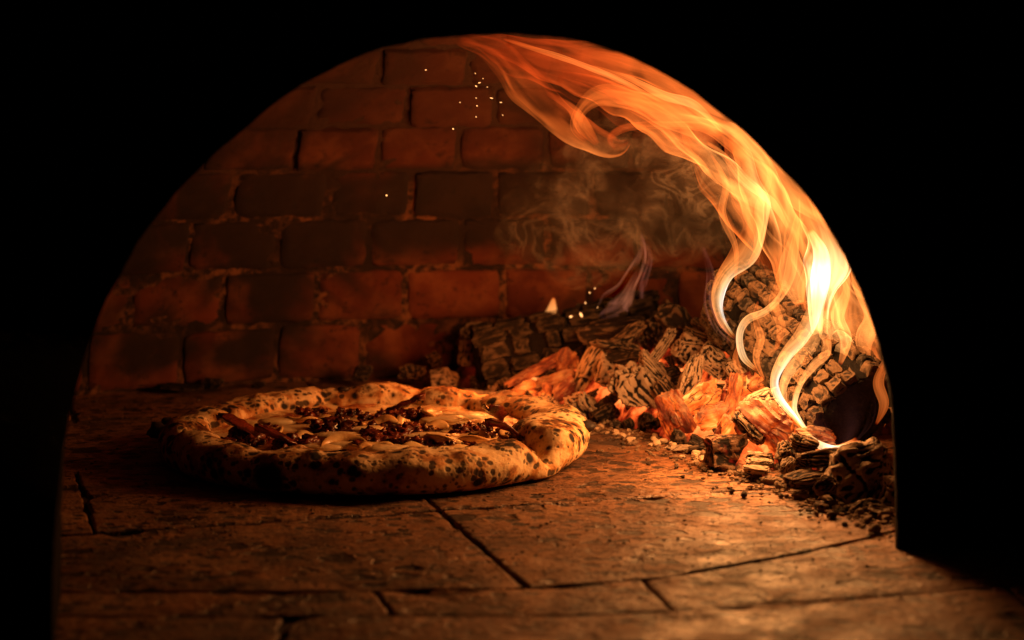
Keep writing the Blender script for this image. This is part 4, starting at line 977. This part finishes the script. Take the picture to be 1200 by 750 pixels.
spark(531, 151, 1.42, 1.4, 1.15, 20, 'lone spark just under the cluster of tiny sparks', 'sparks below the top of the arch')
spark(453, 229, 1.45, 1.6, 1.1, 0, 'lone round spark in front of the sooty bricks', 'sparks below the top of the arch')
for (px, py, s, a, r) in [(681, 369, 3.6, 2.3, 65), (669, 371, 3.2, 1.6, -20), (686, 355, 2.0, 1.5, 70), (691, 343, 2.0, 1.3, 10), (697, 338, 1.8, 1.4, 0), (700, 360, 1.2, 1.3, 40)]:
    spark(px, py, 1.62, s * .6, a, r, 'spark jumping up from the black log', 'sparks above the black log')

# ---------------------------------------------------------------- smoke
def m_smoke():
    s = NT('wood_smoke'); g = s.n('NewGeometry'); pos = g.outputs['Position']
    wv = s.n('TexNoise', {'Vector': pos, 'Scale': 14.0, 'Detail': 2.0}).outputs[1]
    wv = s.n('VectorMath', {0: pos, 1: s.n('VectorMath', {0: wv, 'Scale': .09}, operation='SCALE').outputs[0]}, operation='ADD').outputs[0]
    n1 = s.noise(wv, 26, 3, .5, 1.6); n2 = s.noise(wv, 11, 2, .5, .8)
    fil = s.ss(s.math('ABSOLUTE', s.math('SUBTRACT', n1, .5)), .075, .0)
    d = s.math('ABSOLUTE', s.n('VectorMath', {0: g.outputs['Normal'], 1: g.outputs['Incoming']}, operation='DOT_PRODUCT').outputs['Value'])
    rim_ = s.ss(d, .12, .62)
    a = s.math('MULTIPLY', rim_, s.math('ADD', s.math('MULTIPLY', s.ss(n2, .34, .66), .045), s.math('MULTIPLY', s.math('MULTIPLY', fil, s.ss(n2, .42, .62)), .12)))
    sh = s.n('MixShader', {0: .5}); s.set(sh.inputs[1], s.n('BsdfDiffuse', {'Color': (.62, .55, .48)})); s.set(sh.inputs[2], s.n('BsdfTranslucent', {'Color': (.62, .55, .48)}))
    m_ = s.n('MixShader', {0: a}); s.set(m_.inputs[1], s.n('BsdfTransparent')); s.set(m_.inputs[2], sh.outputs[0])
    s.t.links.new(m_.outputs[0], s.out.inputs[0]); return s.m
M['smoke'] = m_smoke()
def smoke():
    bm = bmesh.new()
    for k, (px, py, Y, wx, wz) in enumerate([(745, 240, 1.56, 130, 75), (800, 235, 1.52, 75, 80), (680, 265, 1.60, 90, 70), (770, 190, 1.58, 110, 60)]):
        g = bmesh.ops.create_icosphere(bm, subdivisions=5, radius=1.0); c = at(px, py, Y)
        for v in g['verts']:
            p = v.co.copy(); d = 1 + .32 * nz(p * 1.3 + Vector((k * 9, 0, 0))) + .14 * nz(p * 3.1 + Vector((0, k * 5, 0)))
            v.co = Vector((p.x * wx * Y / F, p.y * .035, p.z * wz * Y / F)) * d + c
    me = bpy.data.meshes.new('smoke'); bm.to_mesh(me); bm.free(); me.polygons.foreach_set('use_smooth', [True] * len(me.polygons))
    o = link('smoke', me, None, M['smoke']); tag(o, 'thin swirling smoke hanging before the back bricks', 'smoke', kind='stuff')
smoke()
